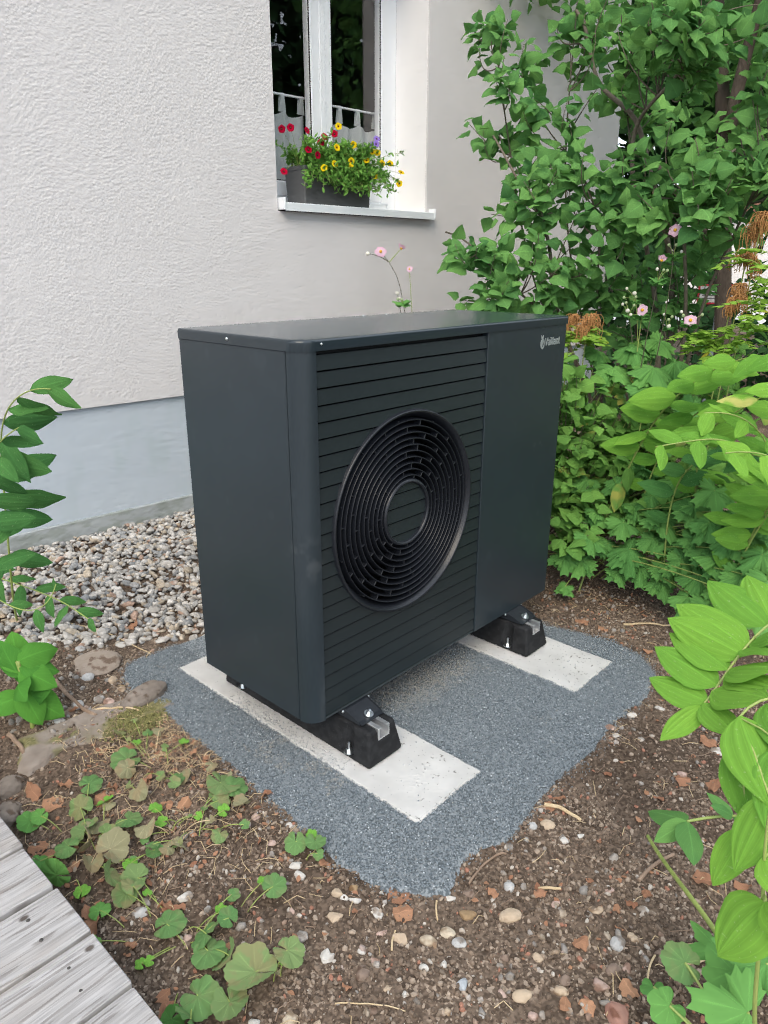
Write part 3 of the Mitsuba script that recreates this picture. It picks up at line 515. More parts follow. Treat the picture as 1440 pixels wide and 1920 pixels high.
LILAC = [[1.935,0.942,2.222,np.float64(0.112)],[1.989,0.864,2.112,np.float64(0.148)],[2.042,0.782,1.99,np.float64(0.183)],[1.886,0.837,1.933,np.float64(0.142)],[2.18,0.749,2.168,np.float64(0.19)],[2.133,0.632,2.002,np.float64(0.183)],[2.168,0.57,2.172,np.float64(0.173)],[2.053,0.57,1.824,np.float64(0.177)],[1.989,0.68,1.768,np.float64(0.176)],[1.91,0.802,1.772,np.float64(0.141)],[1.86,0.874,1.733,np.float64(0.094)],[1.882,0.754,1.559,np.float64(0.127)],[1.77,0.46,1.568,np.float64(0.15)],[1.831,0.351,1.527,np.float64(0.128)],[1.667,0.438,1.464,np.float64(0.134)],[1.677,0.611,1.415,np.float64(0.117)],[1.826,0.36,1.412,np.float64(0.149)],[1.476,0.721,1.291,np.float64(0.082)],[1.534,0.643,1.231,np.float64(0.113)],[1.59,0.561,1.171,np.float64(0.134)],[1.556,0.612,1.109,np.float64(0.113)],[1.65,0.467,1.069,np.float64(0.123)],[1.654,0.46,1.252,np.float64(0.123)],[1.768,0.363,1.292,np.float64(0.125)],[1.798,0.412,1.13,np.float64(0.127)],[1.954,0.332,1.192,np.float64(0.153)],[1.884,0.247,1.352,np.float64(0.149)],[1.805,0.18,1.477,np.float64(0.144)],[1.758,0.042,1.5,np.float64(0.15)],[1.797,-0.053,1.53,np.float64(0.16)],[1.789,-0.032,1.428,np.float64(0.15)],[1.919,-0.092,1.468,np.float64(0.144)],[1.833,0.119,1.383,np.float64(0.144)],[1.947,-0.172,1.603,np.float64(0.145)],[1.967,-0.235,1.497,np.float64(0.145)],[2.053,-0.174,1.382,np.float64(0.128)],[1.977,0.283,2.028,np.float64(0.158)],[1.833,0.119,2.003,np.float64(0.159)],[1.784,-0.019,1.937,np.float64(0.164)],[1.823,-0.12,1.972,np.float64(0.154)],[2.097,0.264,1.958,np.float64(0.139)],[1.96,0.078,1.888,np.float64(0.13)],[1.953,-0.19,1.909,np.float64(0.127)],[1.993,-0.003,1.898,np.float64(0.13)],[2.192,0.297,1.148,np.float64(0.163)],[2.248,0.166,1.061,np.float64(0.163)],[2.185,0.052,1.235,np.float64(0.135)],[2.329,0.475,1.911,np.float64(0.112)],[2.303,0.528,2.055,np.float64(0.113)],[2.473,0.404,1.798,np.float64(0.128)],[2.029,0.403,1.038,np.float64(0.135)],[2.118,0.218,0.975,np.float64(0.136)]]
LILAC_STEMS = [[[2.256,0.146,0.596],[2.184,0.191,1.361],[2.145,0.278,1.611],[2.115,0.343,1.77],[2.1,0.484,1.89],[2.116,0.559,2.031],[2.125,0.646,2.196]],[[2.248,0.167,0.594],[2.165,0.235,1.235],[2.079,0.302,1.736],[1.943,0.119,1.84],[1.823,0.016,1.951]],[[2.048,0.367,0.596],[1.88,0.469,0.974],[1.771,0.459,1.142],[1.763,0.473,1.251],[1.741,0.51,1.374],[1.788,0.623,1.482],[1.819,0.758,1.636],[1.832,0.827,1.715]],[[2.116,0.454,0.576],[1.988,0.681,1.145],[1.925,0.779,1.585],[1.89,0.831,1.877],[1.948,0.923,2.192]],[[2.148,0.39,0.579],[2.066,0.546,1.236],[2.082,0.621,1.712],[2.125,0.645,2.062],[2.212,0.695,2.339]],[[2.078,0.305,0.6],[1.949,0.34,1.064],[1.848,0.319,1.352],[1.812,0.387,1.528]],[[2.048,0.367,0.596],[1.748,0.498,1.023],[1.566,0.597,1.171],[1.473,0.693,1.291],[1.404,0.733,1.319]],[[2.183,0.058,0.617],[1.99,0.004,1.193],[1.848,-0.045,1.448],[1.889,-0.158,1.581]],[[2.285,0.073,0.602],[2.118,-0.054,1.113],[2.05,-0.165,1.382],[1.968,-0.239,1.582]],[[2.318,0.259,0.573],[2.278,0.348,1.147],[2.254,0.401,1.627],[2.316,0.5,1.973],[2.3,0.532,2.211]],[[2.208,0.262,0.588],[2.107,0.36,0.969],[1.974,0.29,1.356],[1.844,0.095,1.474]]]
TRUNKS = [[[3.963,0.419,0.19],[3.933,0.511,1.128],[3.899,0.609,1.883],[3.873,0.678,2.305],[3.837,0.772,2.786]],[[3.903,0.597,1.796],[3.812,0.554,2.007],[3.732,0.481,2.403],[3.647,0.418,2.662]],[[3.931,0.517,1.191],[3.789,0.616,1.406],[3.646,0.71,1.551],[3.669,0.914,1.8]]]
SHRUB = [[1.573,0.198,0.805,np.float64(0.097)],[1.652,0.152,0.718,np.float64(0.11)],[1.486,0.147,0.659,np.float64(0.105)],[1.621,0.101,0.604,np.float64(0.12)],[1.439,0.131,0.525,np.float64(0.094)],[1.521,0.079,0.456,np.float64(0.107)],[1.391,0.114,0.392,np.float64(0.083)],[1.652,0.036,0.481,np.float64(0.11)],[1.421,0.056,0.313,np.float64(0.094)],[1.559,-0.003,0.336,np.float64(0.097)],[1.353,0.078,0.24,np.float64(0.073)],[1.686,-0.045,0.403,np.float64(0.111)],[1.751,0.058,0.654,np.float64(0.112)],[1.877,0.016,0.576,np.float64(0.14)],[2.004,-0.032,0.653,np.float64(0.144)],[2.043,-0.146,0.662,np.float64(0.143)],[2.074,-0.245,0.755,np.float64(0.143)],[2.098,-0.328,0.803,np.float64(0.143)],[1.814,-0.095,0.43,np.float64(0.137)],[1.858,-0.223,0.445,np.float64(0.137)],[1.799,-0.374,0.486,np.float64(0.132)],[1.82,-0.451,0.537,np.float64(0.11)],[1.935,-0.138,0.546,np.float64(0.14)],[1.975,-0.26,0.602,np.float64(0.14)],[2.008,-0.378,0.655,np.float64(0.139)],[2.076,0.057,0.767,np.float64(0.147)],[2.125,-0.075,0.797,np.float64(0.122)],[1.521,-0.318,0.376,np.float64(0.123)],[1.505,-0.436,0.464,np.float64(0.119)],[1.48,-0.537,0.51,np.float64(0.117)],[1.533,-0.202,0.346,np.float64(0.104)],[1.426,-0.526,0.375,np.float64(0.097)],[1.45,-0.424,0.323,np.float64(0.099)]]
ANEM_LEAVES = [[1.719,0.128,0.817,0.148],[1.794,0.085,0.897,0.139],[1.732,-0.025,0.83,0.179],[1.874,0.025,0.916,0.141],[1.78,0.232,0.866,0.129],[1.852,-0.057,0.842,0.139],[1.679,-0.027,0.756,0.132],[1.352,-0.031,0.247,0.138],[1.339,-0.004,0.159,0.118],[1.312,0.049,0.173,0.128],[1.406,-0.153,0.223,0.148],[1.434,-0.223,0.275,0.128],[1.44,-0.239,0.358,0.148],[1.422,-0.063,0.215,0.121],[1.499,-0.115,0.355,0.133],[1.427,-0.35,0.271,0.135],[1.395,-0.417,0.504,0.152],[1.347,-0.431,0.409,0.13],[1.291,-0.418,0.158,0.128],[1.26,-0.489,0.163,0.125],[1.146,-0.645,0.265,0.159],[1.153,-0.674,0.34,0.134],[1.234,-0.582,0.303,0.122],[1.407,-0.293,0.2,0.116],[1.426,-0.347,0.425,0.135],[1.272,0.017,0.066,0.077],[1.446,0.004,0.319,0.113],[1.329,-0.551,0.408,0.128],[1.043,-0.641,0.217,0.072],[1.514,0.093,0.412,0.128],[1.564,-0.013,0.423,0.128],[1.47,0.069,0.298,0.115],[1.599,-0.096,0.474,0.138],[1.594,-0.222,0.458,0.136],[1.672,-0.296,0.537,0.149],[1.708,-0.099,0.578,0.143],[1.836,-0.156,0.691,0.148],[1.407,-0.456,0.436,0.133],[1.386,-0.571,0.469,0.139],[1.245,-0.626,0.382,0.14],[1.518,-0.162,0.402,0.133],[1.313,-0.491,0.306,0.137],[1.441,-0.106,0.305,0.131],[1.456,-0.281,0.284,0.128],[1.375,-0.355,0.248,0.133],[1.345,-0.424,0.219,0.121],[1.316,-0.503,0.215,0.118],[1.403,-0.283,0.137,0.106],[1.285,-0.578,0.321,0.134],[1.322,-0.525,0.385,0.137],[1.198,-0.644,0.264,0.12],[1.383,-0.377,0.329,0.133],[1.422,-0.193,0.166,0.118],[1.342,-0.602,0.452,0.137],[1.351,-0.442,0.318,0.13],[1.395,-0.127,0.134,0.099]]
ANEM_STEMS = [{'p':[[1.715,0.017,0.808],[1.719,0.007,0.967],[1.705,-0.013,1.129],[1.68,-0.029,1.212]],'f':'bud'},{'p':[[1.779,-0.008,0.804],[1.785,-0.022,1.004],[1.787,-0.027,1.156],[1.785,-0.022,1.318]],'f':'open'},{'p':[[1.753,0.054,0.882],[1.753,0.053,0.962],[1.735,0.044,1.038]],'f':'open'},{'p':[[1.713,-0.112,0.917],[1.674,-0.149,0.97],[1.631,-0.178,1.017]],'f':'open'},{'p':[[1.743,0.075,0.921],[1.738,0.087,0.981],[1.732,0.101,1.034]],'f':'seed'},{'p':[[1.797,0.078,0.917],[1.793,0.086,0.998],[1.785,0.105,1.096]],'f':'seed'},{'p':[[1.79,-0.036,0.926],[1.79,-0.035,0.965],[1.792,-0.04,0.981]],'f':'seed'}]
WALL_ANEM = [{'p':[[1.329,0.825,0.899],[1.303,0.855,1.026],[1.284,0.877,1.15],[1.262,0.901,1.206],[1.239,0.926,1.246]],'f':'open'},{'p':[[1.262,0.901,1.206],[1.279,0.882,1.234],[1.293,0.866,1.256]],'f':'bud'},{'p':[[1.262,0.901,1.206],[1.231,0.935,1.23],[1.204,0.963,1.238]],'f':'seed'},{'p':[[1.368,0.856,0.894],[1.359,0.866,1.066],[1.354,0.873,1.18]],'f':'spent'},{'p':[[1.342,0.886,0.894],[1.328,0.903,1.044],[1.322,0.909,1.086]],'f':'seed'}]
PLUMES = [[1.67,0.227,0.957,0.06],[1.686,0.305,0.968,0.045],[1.772,-0.282,1.08,0.058],[1.878,-0.285,1.3,0.071],[1.869,-0.256,1.194,0.055],[1.766,-0.261,1.053,0.038]]
ASTILBE = [[1.667,0.234,0.895,0.088],[1.735,-0.331,1.004,0.126],[1.745,-0.366,1.093,0.126],[1.711,-0.257,0.965,0.084],[1.793,-0.352,1.195,0.107],[1.684,-0.177,0.943,0.063],[1.691,0.295,0.91,0.067]]
MANTLE = [[-0.309,0.356,0.039,0],[-0.204,0.104,0.045,1],[-0.42,0.333,0.029,0],[-0.466,0.285,0.031,1],[-0.352,0.231,0.027,2],[-0.413,0.168,0.033,0],[-0.398,0.111,0.028,2],[-0.536,0.199,0.029,0],[-0.488,0.222,0.036,1],[-0.501,0.177,0.03,2],[-0.485,0.107,0.037,2],[-0.589,0.137,0.036,3],[-0.593,0.21,0.027,3],[-0.478,0.008,0.029,1],[-0.511,-0.003,0.027,1],[-0.496,-0.13,0.034,0],[-0.463,-0.214,0.033,0],[-0.478,-0.241,0.035,0],[-0.46,-0.281,0.032,1],[-0.452,-0.349,0.045,1],[-0.541,-0.302,0.037,0],[-0.509,-0.349,0.034,1],[-0.57,-0.325,0.035,0],[-0.587,-0.289,0.027,3],[-0.313,-0.225,0.027,0],[-0.312,-0.188,0.012,4],[-0.2,-0.163,0.026,0],[-0.175,-0.199,0.025,0],[-0.192,-0.225,0.014,0],[-0.296,-0.021,0.02,1],[-0.42,0.045,0.016,0],[-0.466,0.058,0.017,4],[-0.484,-0.038,0.011,4],[-0.413,-0.187,0.012,4],[-0.407,-0.196,0.011,4],[-0.419,-0.225,0.021,0],[-0.379,-0.178,0.016,0],[-0.553,0.356,0.029,3],[-0.534,0.343,0.02,3],[-0.569,0.071,0.018,4],[-0.416,0.267,0.023,4],[-0.251,0.202,0.023,2],[-0.268,0.2,0.02,0],[-0.272,0.464,0.02,1],[-0.196,0.392,0.019,2],[-0.171,0.316,0.015,4],[-0.259,0.404,0.014,4],[-0.35,0.159,0.017,4],[-0.36,0.108,0.016,4],[-0.297,0.065,0.011,4],[-0.247,0.033,0.016,4],[-0.203,0.022,0.022,2],[-0.371,0.015,0.021,2],[-0.398,0.022,0.018,2],[-0.512,0.06,0.031,1],[-0.5,-0.014,0.025,1],[-0.522,0.122,0.024,2],[-0.566,0.001,0.023,3],[-0.602,-0.052,0.015,3],[-0.568,-0.159,0.012,4],[-0.554,-0.167,0.011,4],[-0.4,-0.359,0.009,4],[-0.458,0.226,0.028,2],[-0.465,0.162,0.022,1],[-0.239,0.066,0.025,1],[-0.185,0.174,0.017,2],[-0.16,-0.171,0.014,4]]
DRY = [[-0.512,0.439,0.03],[-0.492,0.371,0.035],[-0.573,0.281,0.028],[-0.57,0.24,0.03],[-0.589,-0.004,0.028],[-0.55,0.165,0.024],[-0.079,0.25,0.024],[-0.305,0.272,0.023],[-0.32,0.162,0.02],[-0.291,0.13,0.019],[-0.574,-0.231,0.021],[-0.576,-0.257,0.02],[-0.563,-0.108,0.016],[-0.135,-0.41,0.029],[-0.165,-0.443,0.024],[-0.142,0.01,0.017],[-0.279,0.409,0.018],[-0.458,0.602,0.023],[-0.459,0.175,0.019],[-0.414,0.289,0.023],[-0.46,-0.106,0.02],[-0.471,-0.085,0.015],[-0.443,0.013,0.015],[-0.582,0.025,0.018],[-0.132,-0.122,0.018],[-0.184,-0.239,0.015],[0.057,-0.617,0.017],[-0.003,-0.542,0.015],[0.682,-0.379,0.016],[0.774,-0.692,0.029],[0.613,-0.763,0.027],[0.313,-0.843,0.024],[0.149,-0.764,0.017],[0.007,-0.733,0.019],[0.2,-0.777,0.013],[0.58,-0.698,0.024],[0.483,-0.55,0.015],[0.484,-0.678,0.017],[1.359,-0.466,0.028],[1.181,-0.103,0.032],[1.068,-0.154,0.027],[1.177,-0.187,0.023],[0.309,-0.516,0.017],[0.276,-0.507,0.019],[0.121,-0.752,0.012],[-0.35,-0.473,0.011],[-0.297,0.673,0.017],[-0.124,-0.773,0.018],[-0.108,-0.805,0.018],[-0.023,-0.841,0.021],[0.078,1.021,0.024],[0.054,1.106,0.02],[0.357,-0.911,0.019],[1.141,-0.365,0.019],[-0.448,0.409,0.024],[-0.378,0.305,0.02],[-0.171,0.267,0.015],[-0.161,0.234,0.012]]
STONES = [[0.038,-0.556,0.0174,0.0137,'grey'],[-0.022,-0.598,0.0205,0.0241,'beige'],[-0.076,-0.534,0.0168,0.0192,'amber'],[-0.139,-0.532,0.0141,0.0153,'cream'],[-0.181,-0.519,0.0128,0.0163,'cream'],[-0.179,-0.533,0.0093,0.0104,'tan'],[-0.141,-0.562,0.014,0.014,'grey'],[-0.208,-0.475,0.0151,0.0186,'tan'],[-0.267,-0.353,0.0213,0.013,'tan'],[-0.198,-0.404,0.0155,0.0155,'white'],[-0.194,-0.329,0.0134,0.0134,'amber'],[-0.224,-0.32,0.0133,0.0158,'tan'],[-0.21,-0.356,0.0108,0.0157,'white'],[-0.223,-0.337,0.0097,0.0097,'white'],[-0.133,-0.347,0.0198,0.0136,'pink'],[-0.222,-0.438,0.0117,0.0117,'pink'],[-0.329,-0.404,0.0161,0.0161,'white'],[-0.278,-0.44,0.0115,0.0092,'white'],[-0.281,-0.473,0.0114,0.0103,'pink'],[-0.311,-0.473,0.0147,0.0136,'brown'],[-0.301,-0.527,0.0089,0.01,'tan'],[-0.235,-0.551,0.0125,0.0091,'white'],[-0.205,-0.572,0.0114,0.0102,'white'],[-0.21,-0.619,0.0157,0.0135,'blue'],[-0.177,-0.678,0.0101,0.0157,'pink'],[-0.154,-0.707,0.0146,0.018,'beige'],[-0.109,-0.638,0.022,0.0185,'brown'],[-0.105,-0.756,0.017,0.0102,'beige'],[-0.046,-0.799,0.0173,0.0173,'pink'],[0.058,-0.783,0.0144,0.0144,'grey'],[0.1,-0.717,0.0198,0.0099,'tan'],[0.159,-0.786,0.0125,0.0138,'white'],[0.252,-0.602,0.0107,0.0107,'white'],[0.216,-0.58,0.0119,0.0119,'white'],[0.23,-0.531,0.0188,0.0134,'beige'],[0.16,-0.715,0.0127,0.0101,'pink'],[-0.019,-0.773,0.014,0.0105,'brown'],[0.02,-0.818,0.013,0.0118,'pink'],[-0.078,-0.848,0.0317,0.0249,'red'],[-0.428,-0.474,0.0164,0.0164,'tan'],[-0.432,-0.092,0.015,0.0175,'white'],[-0.509,-0.049,0.015,0.0162,'grey'],[-0.198,-0.021,0.0148,0.0135,'pink'],[-0.164,-0.099,0.0119,0.0119,'white'],[-0.223,-0.193,0.0227,0.0114,'white'],[-0.241,-0.22,0.0125,0.0162,'white'],[-0.36,-0.356,0.0139,0.0116,'cream'],[-0.448,-0.437,0.0154,0.0121,'cream'],[-0.493,-0.395,0.0122,0.0099,'white'],[-0.332,-0.403,0.0161,0.0138,'white'],[-0.225,-0.105,0.0169,0.0104,'pink'],[0.773,-0.482,0.0181,0.0115,'white'],[0.649,-0.493,0.0157,0.0126,'white'],[0.67,-0.466,0.0175,0.0143,'pink'],[0.861,-0.523,0.0203,0.0118,'white'],[0.761,-0.72,0.0255,0.0176,'white'],[0.606,-0.686,0.0166,0.0151,'pink'],[0.054,-0.783,0.0156,0.0156,'grey'],[0.082,-0.805,0.0121,0.0097,'tan'],[0.083,-0.796,0.0097,0.0097,'tan'],[-0.002,-0.801,0.0188,0.0141,'brown'],[-0.081,-0.75,0.0138,0.0115,'brown'],[-0.072,-0.69,0.0116,0.0093,'tan'],[-0.068,-0.484,0.011,0.0122,'white'],[0.06,-0.651,0.0123,0.0086,'pink'],[-0.032,-0.504,0.0172,0.0123,'brown'],[0.205,-0.508,0.0133,0.0107,'grey'],[-0.478,-0.17,0.0108,0.0096,'pink'],[0.091,-0.85,0.0145,0.0109,'brown'],[-0.174,-0.742,0.0133,0.0111,'pink'],[-0.268,-0.633,0.011,0.0099,'tan'],[-0.351,-0.537,0.011,0.0088,'brown'],[-0.292,-0.558,0.0089,0.0078,'white'],[-0.228,-0.676,0.0099,0.0077,'grey'],[-0.312,-0.278,0.0096,0.0084,'pink'],[-0.129,0.888,0.0853,0.0371,'slab'],[-0.274,0.706,0.0205,0.0171,'grey'],[-0.264,0.661,0.0186,0.0152,'grey'],[-0.306,0.694,0.0204,0.017,'brown'],[-0.347,0.715,0.0221,0.0153,'grey'],[-0.344,0.671,0.0201,0.0134,'grey'],[-0.301,0.666,0.0168,0.0135,'tan'],[-0.201,0.659,0.0221,0.0153,'pink'],[-0.137,0.758,0.0231,0.0178,'tan'],[-0.094,0.748,0.016,0.0142,'white'],[-0.106,0.703,0.0158,0.014,'white'],[-0.146,0.69,0.0173,0.0156,'tan'],[-0.217,0.688,0.0206,0.0154,'grey'],[-0.186,0.82,0.0252,0.018,'grey'],[-0.012,0.944,0.023,0.0134,'white'],[0.036,0.829,0.0168,0.0131,'pink'],[-0.122,1.005,0.0231,0.0154,'grey'],[0.068,0.933,0.0252,0.0174,'white'],[-0.541,0.513,0.0464,0.0525,'rock'],[-0.583,0.423,0.0297,0.0416,'rock']]
STRAW = [[[0.277,-0.495],[0.292,-0.58],0.0045],[[0.071,-0.605],[0.095,-0.641],0.003],[[-0.463,0.71],[-0.482,0.536],0.006],[[-0.266,0.859],[-0.263,0.614],0.006],[[-0.262,0.662],[-0.159,0.532],0.003],[[-0.07,1.233],[0.023,0.756],0.002],[[-0.115,0.74],[0.041,0.836],0.002],[[0.091,-0.867],[0.168,-0.913],0.007],[[0.078,-0.877],[0.157,-0.922],0.006],[[1.261,-0.225],[1.362,-0.374],0.0035],[[-0.243,-0.483],[-0.204,-0.457],0.002],[[-0.094,-0.47],[-0.13,-0.502],0.002],[[-0.016,-0.492],[0.082,-0.491],0.0025],[[0.082,-0.491],[0.1,-0.506],0.0025],[[0.223,-0.749],[0.336,-0.776],0.004],[[-0.164,0.242],[-0.127,0.248],0.0015],[[-0.39,-0.475],[-0.314,-0.578],0.0012],[[-0.417,0.025],[-0.361,0.031],0.002],[[0.078,-0.845],[0.007,-0.861],0.002]]
NEARLEAVES = {'trif':[[0.231,-0.819,0.185],[0.265,-0.725,0.148],[0.169,-0.785,0.159],[0.142,-0.871,0.191],[0.278,-0.885,0.207],[0.239,-0.95,0.254]],'cut':[[0.26,-0.741,0.081],[0.063,-0.931,0.146]],'maple':[[-0.144,-1.024,0.25]],'small':[[-0.041,-0.925,0.153],[-0.102,-0.929,0.122],[-0.06,-0.89,0.088]],'big':[[-0.005,-1.007,0.307],[-0.082,-0.97,0.244]]}
NEAR_LEAVES = [[[0.058,-0.907,0.667,0.106,-0.783,0.683],[0.047,-0.906,0.66,0.075,-0.787,0.664],[0.024,-0.896,0.641,0.066,-0.792,0.651],[0.002,-0.891,0.623,0.033,-0.787,0.627],[-0.02,-0.887,0.605,-0.005,-0.799,0.595],[-0.031,-0.884,0.601,-0.092,-0.856,0.56],[-0.031,-0.884,0.606,-0.087,-0.949,0.612],[-0.009,-0.889,0.62,-0.072,-0.972,0.672],[0.014,-0.898,0.637,-0.051,-0.972,0.68],[0.024,-0.897,0.643,-0.041,-0.971,0.709],[0.057,-0.906,0.667,-0.012,-0.967,0.714],[0.068,-0.909,0.675,0.019,-0.965,0.739],[0.111,-0.917,0.686,0.176,-0.805,0.704],[0.122,-0.921,0.688,0.209,-0.851,0.722]],[[-0.117,-0.953,0.661,-0.205,-1.02,0.616],[-0.137,-0.955,0.623,-0.187,-1.006,0.564],[-0.205,-1.02,0.627,-0.238,-1.007,0.541],[-0.189,-0.999,0.56,-0.223,-0.982,0.487],[-0.072,-0.973,0.666,-0.163,-1.033,0.667],[-0.146,-1.012,0.662,-0.224,-1.027,0.599]],[[-0.242,-1.042,0.521,-0.269,-1.007,0.439],[-0.234,-1.033,0.579,-0.278,-1.078,0.571],[-0.242,-1.043,0.524,-0.287,-1.094,0.548]]]
LEFTROS = [[-0.392,0.777,0.18],[-0.305,0.673,0.217],[-0.351,0.584,0.128],[-0.418,0.764,0.292],[-0.474,0.624,0.152],[-0.422,0.587,0.112]]
SIGN = [4.3, 0.674, 1.012]
# ------------------------------------------------------------------ leaves
def fr(x): return x-dr.floor(x)
def leaf_tex(dark, light, veins, yellow=None, vein_gain=.35, patch=0.):
    """leaf colour: each leaf its own tone (by the whole part of uv.x), veins by uv"""
    def fn(p, n, uv):
        rid = dr.floor(uv.x); u = (fr(uv.x)-.5)*2; v = uv.y
        c = mix(dark, light, .45*cell_rand(rid, 1)+.30*cell_rand(dr.floor(rid/10), 3)+.25*fbm(p.x*40, p.y*40, p.z*40))
        if veins == 'pinnate':
            w = dr.abs(fr((v-.42*dr.abs(u))*8.5)-.5); vn = dr.maximum(smoothstep(.40, .49, w)*.55, smoothstep(.075, .02, dr.abs(u)))
        elif veins == 'long':
            vn = dr.maximum(smoothstep(.36, .5, dr.abs(fr(u*4.5+.5)-.5))*.75, smoothstep(.07, .02, dr.abs(u)))
        elif veins == 'fan':
            vn = smoothstep(.42, .5, dr.abs(fr(u*4.5)-.5))*smoothstep(.0, .25, v)*smoothstep(1.02, .6, v)
        else: vn = mi.Float(0)
        c = c*(1+vein_gain*vn)
        if yellow is not None:
            t = smoothstep(.955, .97, cell_rand(rid, 5))*smoothstep(.35, .8, noise(p.x*45, p.y*45, p.z*45)+.3*v); c = mix(c, yellow, t*.8)
        if veins == 'long': c = mix(c, (.42, .55, .28), .4*smoothstep(.86, .93, noise(p.x*330, p.y*330, p.z*330)))
        if patch: c = mix(c, (.30, .22, .13), patch*smoothstep(.50, .66, fbm(p.x*48+rid, p.y*48, 2)+.10*v*cell_rand(rid, 9)))
        return c
    return proc(fn)
def leafmat(key, tex, rough=.5, dt=.6, spec=.5):
    mat(key, type='principledthin', base_color=tex, roughness=rough, diff_trans=dt, spec_trans=0., eta=1.45)
leafmat('lilac_green', leaf_tex((.060, .180, .062), (.205, .415, .110), 'pinnate', None, .25), .42, .52)
leafmat('seal_green', leaf_tex((.110, .290, .048), (.245, .480, .068), 'long', (.62, .56, .20), .16), .42, .62)
leafmat('rosette_green', leaf_tex((.062, .205, .038), (.120, .330, .052), 'pinnate', None, .2), .3, .5)
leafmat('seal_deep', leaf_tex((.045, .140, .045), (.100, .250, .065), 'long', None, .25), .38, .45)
leafmat('anemone_green', leaf_tex((.085, .240, .070), (.175, .390, .100), 'fan', None, .25), .45, .4)
leafmat('shrub_green', leaf_tex((.100, .245, .060), (.210, .410, .090), 'pinnate', (.42, .40, .10), .2), .45, .45)
leafmat('mantle_green', leaf_tex((.095, .205, .075), (.170, .300, .110), 'fan', None, .30, .15), .7, .4)
leafmat('mantle_worn', leaf_tex((.135, .225, .090), (.215, .300, .125), 'fan', None, .30, .45), .8, .35)
leafmat('mantle_dry', leaf_tex((.215, .220, .125), (.310, .290, .180), 'fan', None, .30, .55), .85, .3)
leafmat('mantle_fresh', leaf_tex((.150, .360, .060), (.220, .470, .085), 'fan', None, .3), .55, .5)
leafmat('dry_leaf', leaf_tex((.230, .105, .068), (.430, .250, .155), 'pinnate', None, .30), .85, .25)
leafmat('astilbe_green', leaf_tex((.210, .400, .060), (.330, .520, .085), 'pinnate', (.5, .42, .06), .2), .55, .7)
leafmat('tree_green', leaf_tex((.045, .115, .050), (.095, .205, .075), '', None), .5, .5)
leafmat('basket_green', leaf_tex((.120, .290, .060), (.210, .420, .085), '', None), .55, .5)
mat('green_stem', **princ(proc(lambda p, n, uv: mix((.20, .29, .075), (.36, .42, .12), fbm(p.x*30, p.y*30, p.z*14))), .5))
mat('dark_stem', **princ(proc(lambda p, n, uv: mix((.050, .050, .030), (.10, .085, .055), fbm(p.x*40, p.y*40, p.z*20))), .7))
mat('bark', **princ(proc(lambda p, n, uv: mix((.085, .068, .050), (.22, .185, .145), fbm(p.x*45, p.y*45, p.z*16))), .9, bump=proc(lambda p, n, uv: fbm(p.x*120, p.y*120, p.z*35)), scale=.004))
mat('dark_bark', **princ(proc(lambda p, n, uv: mix((.035, .026, .02), (.10, .078, .06), fbm(p.x*25, p.y*25, p.z*8))), .9, bump=proc(lambda p, n, uv: fbm(p.x*70, p.y*70, p.z*20)), scale=.008))
mat('straw', **princ(proc(lambda p, n, uv: mix((.42, .30, .16), (.66, .54, .36), fbm(p.x*60, p.y*60, p.z*60))), .8))
mat('dry_twig', **princ(proc(lambda p, n, uv: mix((.16, .105, .075), (.36, .26, .19), fbm(p.x*40, p.y*40, p.z*40))), .85))

def blade(prof, nt, nu):
    """template leaf, unit length: t, u grids and half width (of unit length) at each t"""
    t = np.linspace(0, 1, nt); u = np.linspace(-1, 1, nu); w = prof(t)
    return dict(t=np.repeat(t, nu), u=np.tile(u, nt), w=np.repeat(w, nu), f=grid_faces(nt, nu))
def ovate(k=.5, e=1.0): return lambda t: np.where(t < 1, 1, 0)*k*np.sin(np.pi*np.clip(t, 0, 1)**e)**.85+.002
def heart(t): return np.interp(t, [0, .02, .08, .2, .35, .5, .65, .8, .9, .96, 1], [.05, .26, .40, .46, .43, .36, .27, .155, .075, .03, .002])
BL = {'heart': blade(heart, 9, 5), 'heart_lo': blade(heart, 6, 3), 'seal': blade(lambda t: np.interp(t, [0, .05, .15, .3, .45, .6, .75, .88, .95, 1], [.02, .11, .21, .262, .265, .235, .175, .10, .048, .003]), 15, 11),
      'seal_mid': blade(lambda t: np.interp(t, [0, .05, .15, .3, .45, .6, .75, .88, .95, 1], [.02, .11, .21, .262, .265, .235, .175, .10, .048, .003]), 11, 15), 'far': blade(lambda t: np.interp(t, [0, .5, 1], [.1, .4, .02]), 3, 3), 'seal_pleat': blade(lambda t: np.interp(t, [0, .05, .15, .3, .45, .6, .75, .88, .95, 1], [.02, .11, .215, .272, .275, .245, .185, .105, .050, .003]), 17, 23), 'round': blade(lambda t: np.interp(t, [0, .05, .2, .45, .7, .9, 1], [.03, .2, .38, .44, .36, .17, .01]), 8, 5), 'lance': blade(lambda t: np.interp(t, [0, .2, .5, .8, 1], [.03, .13, .16, .10, .01]), 5, 3), 'scrap': blade(lambda t: np.interp(t, [0, .1, .25, .4, .55, .7, .85, 1], [.06, .34, .30, .46, .36, .40, .2, .02]), 12, 9), 'tiny': blade(lambda t: np.interp(t, [0, .3, .7, 1], [.05, .33, .28, .01]), 4, 3)}
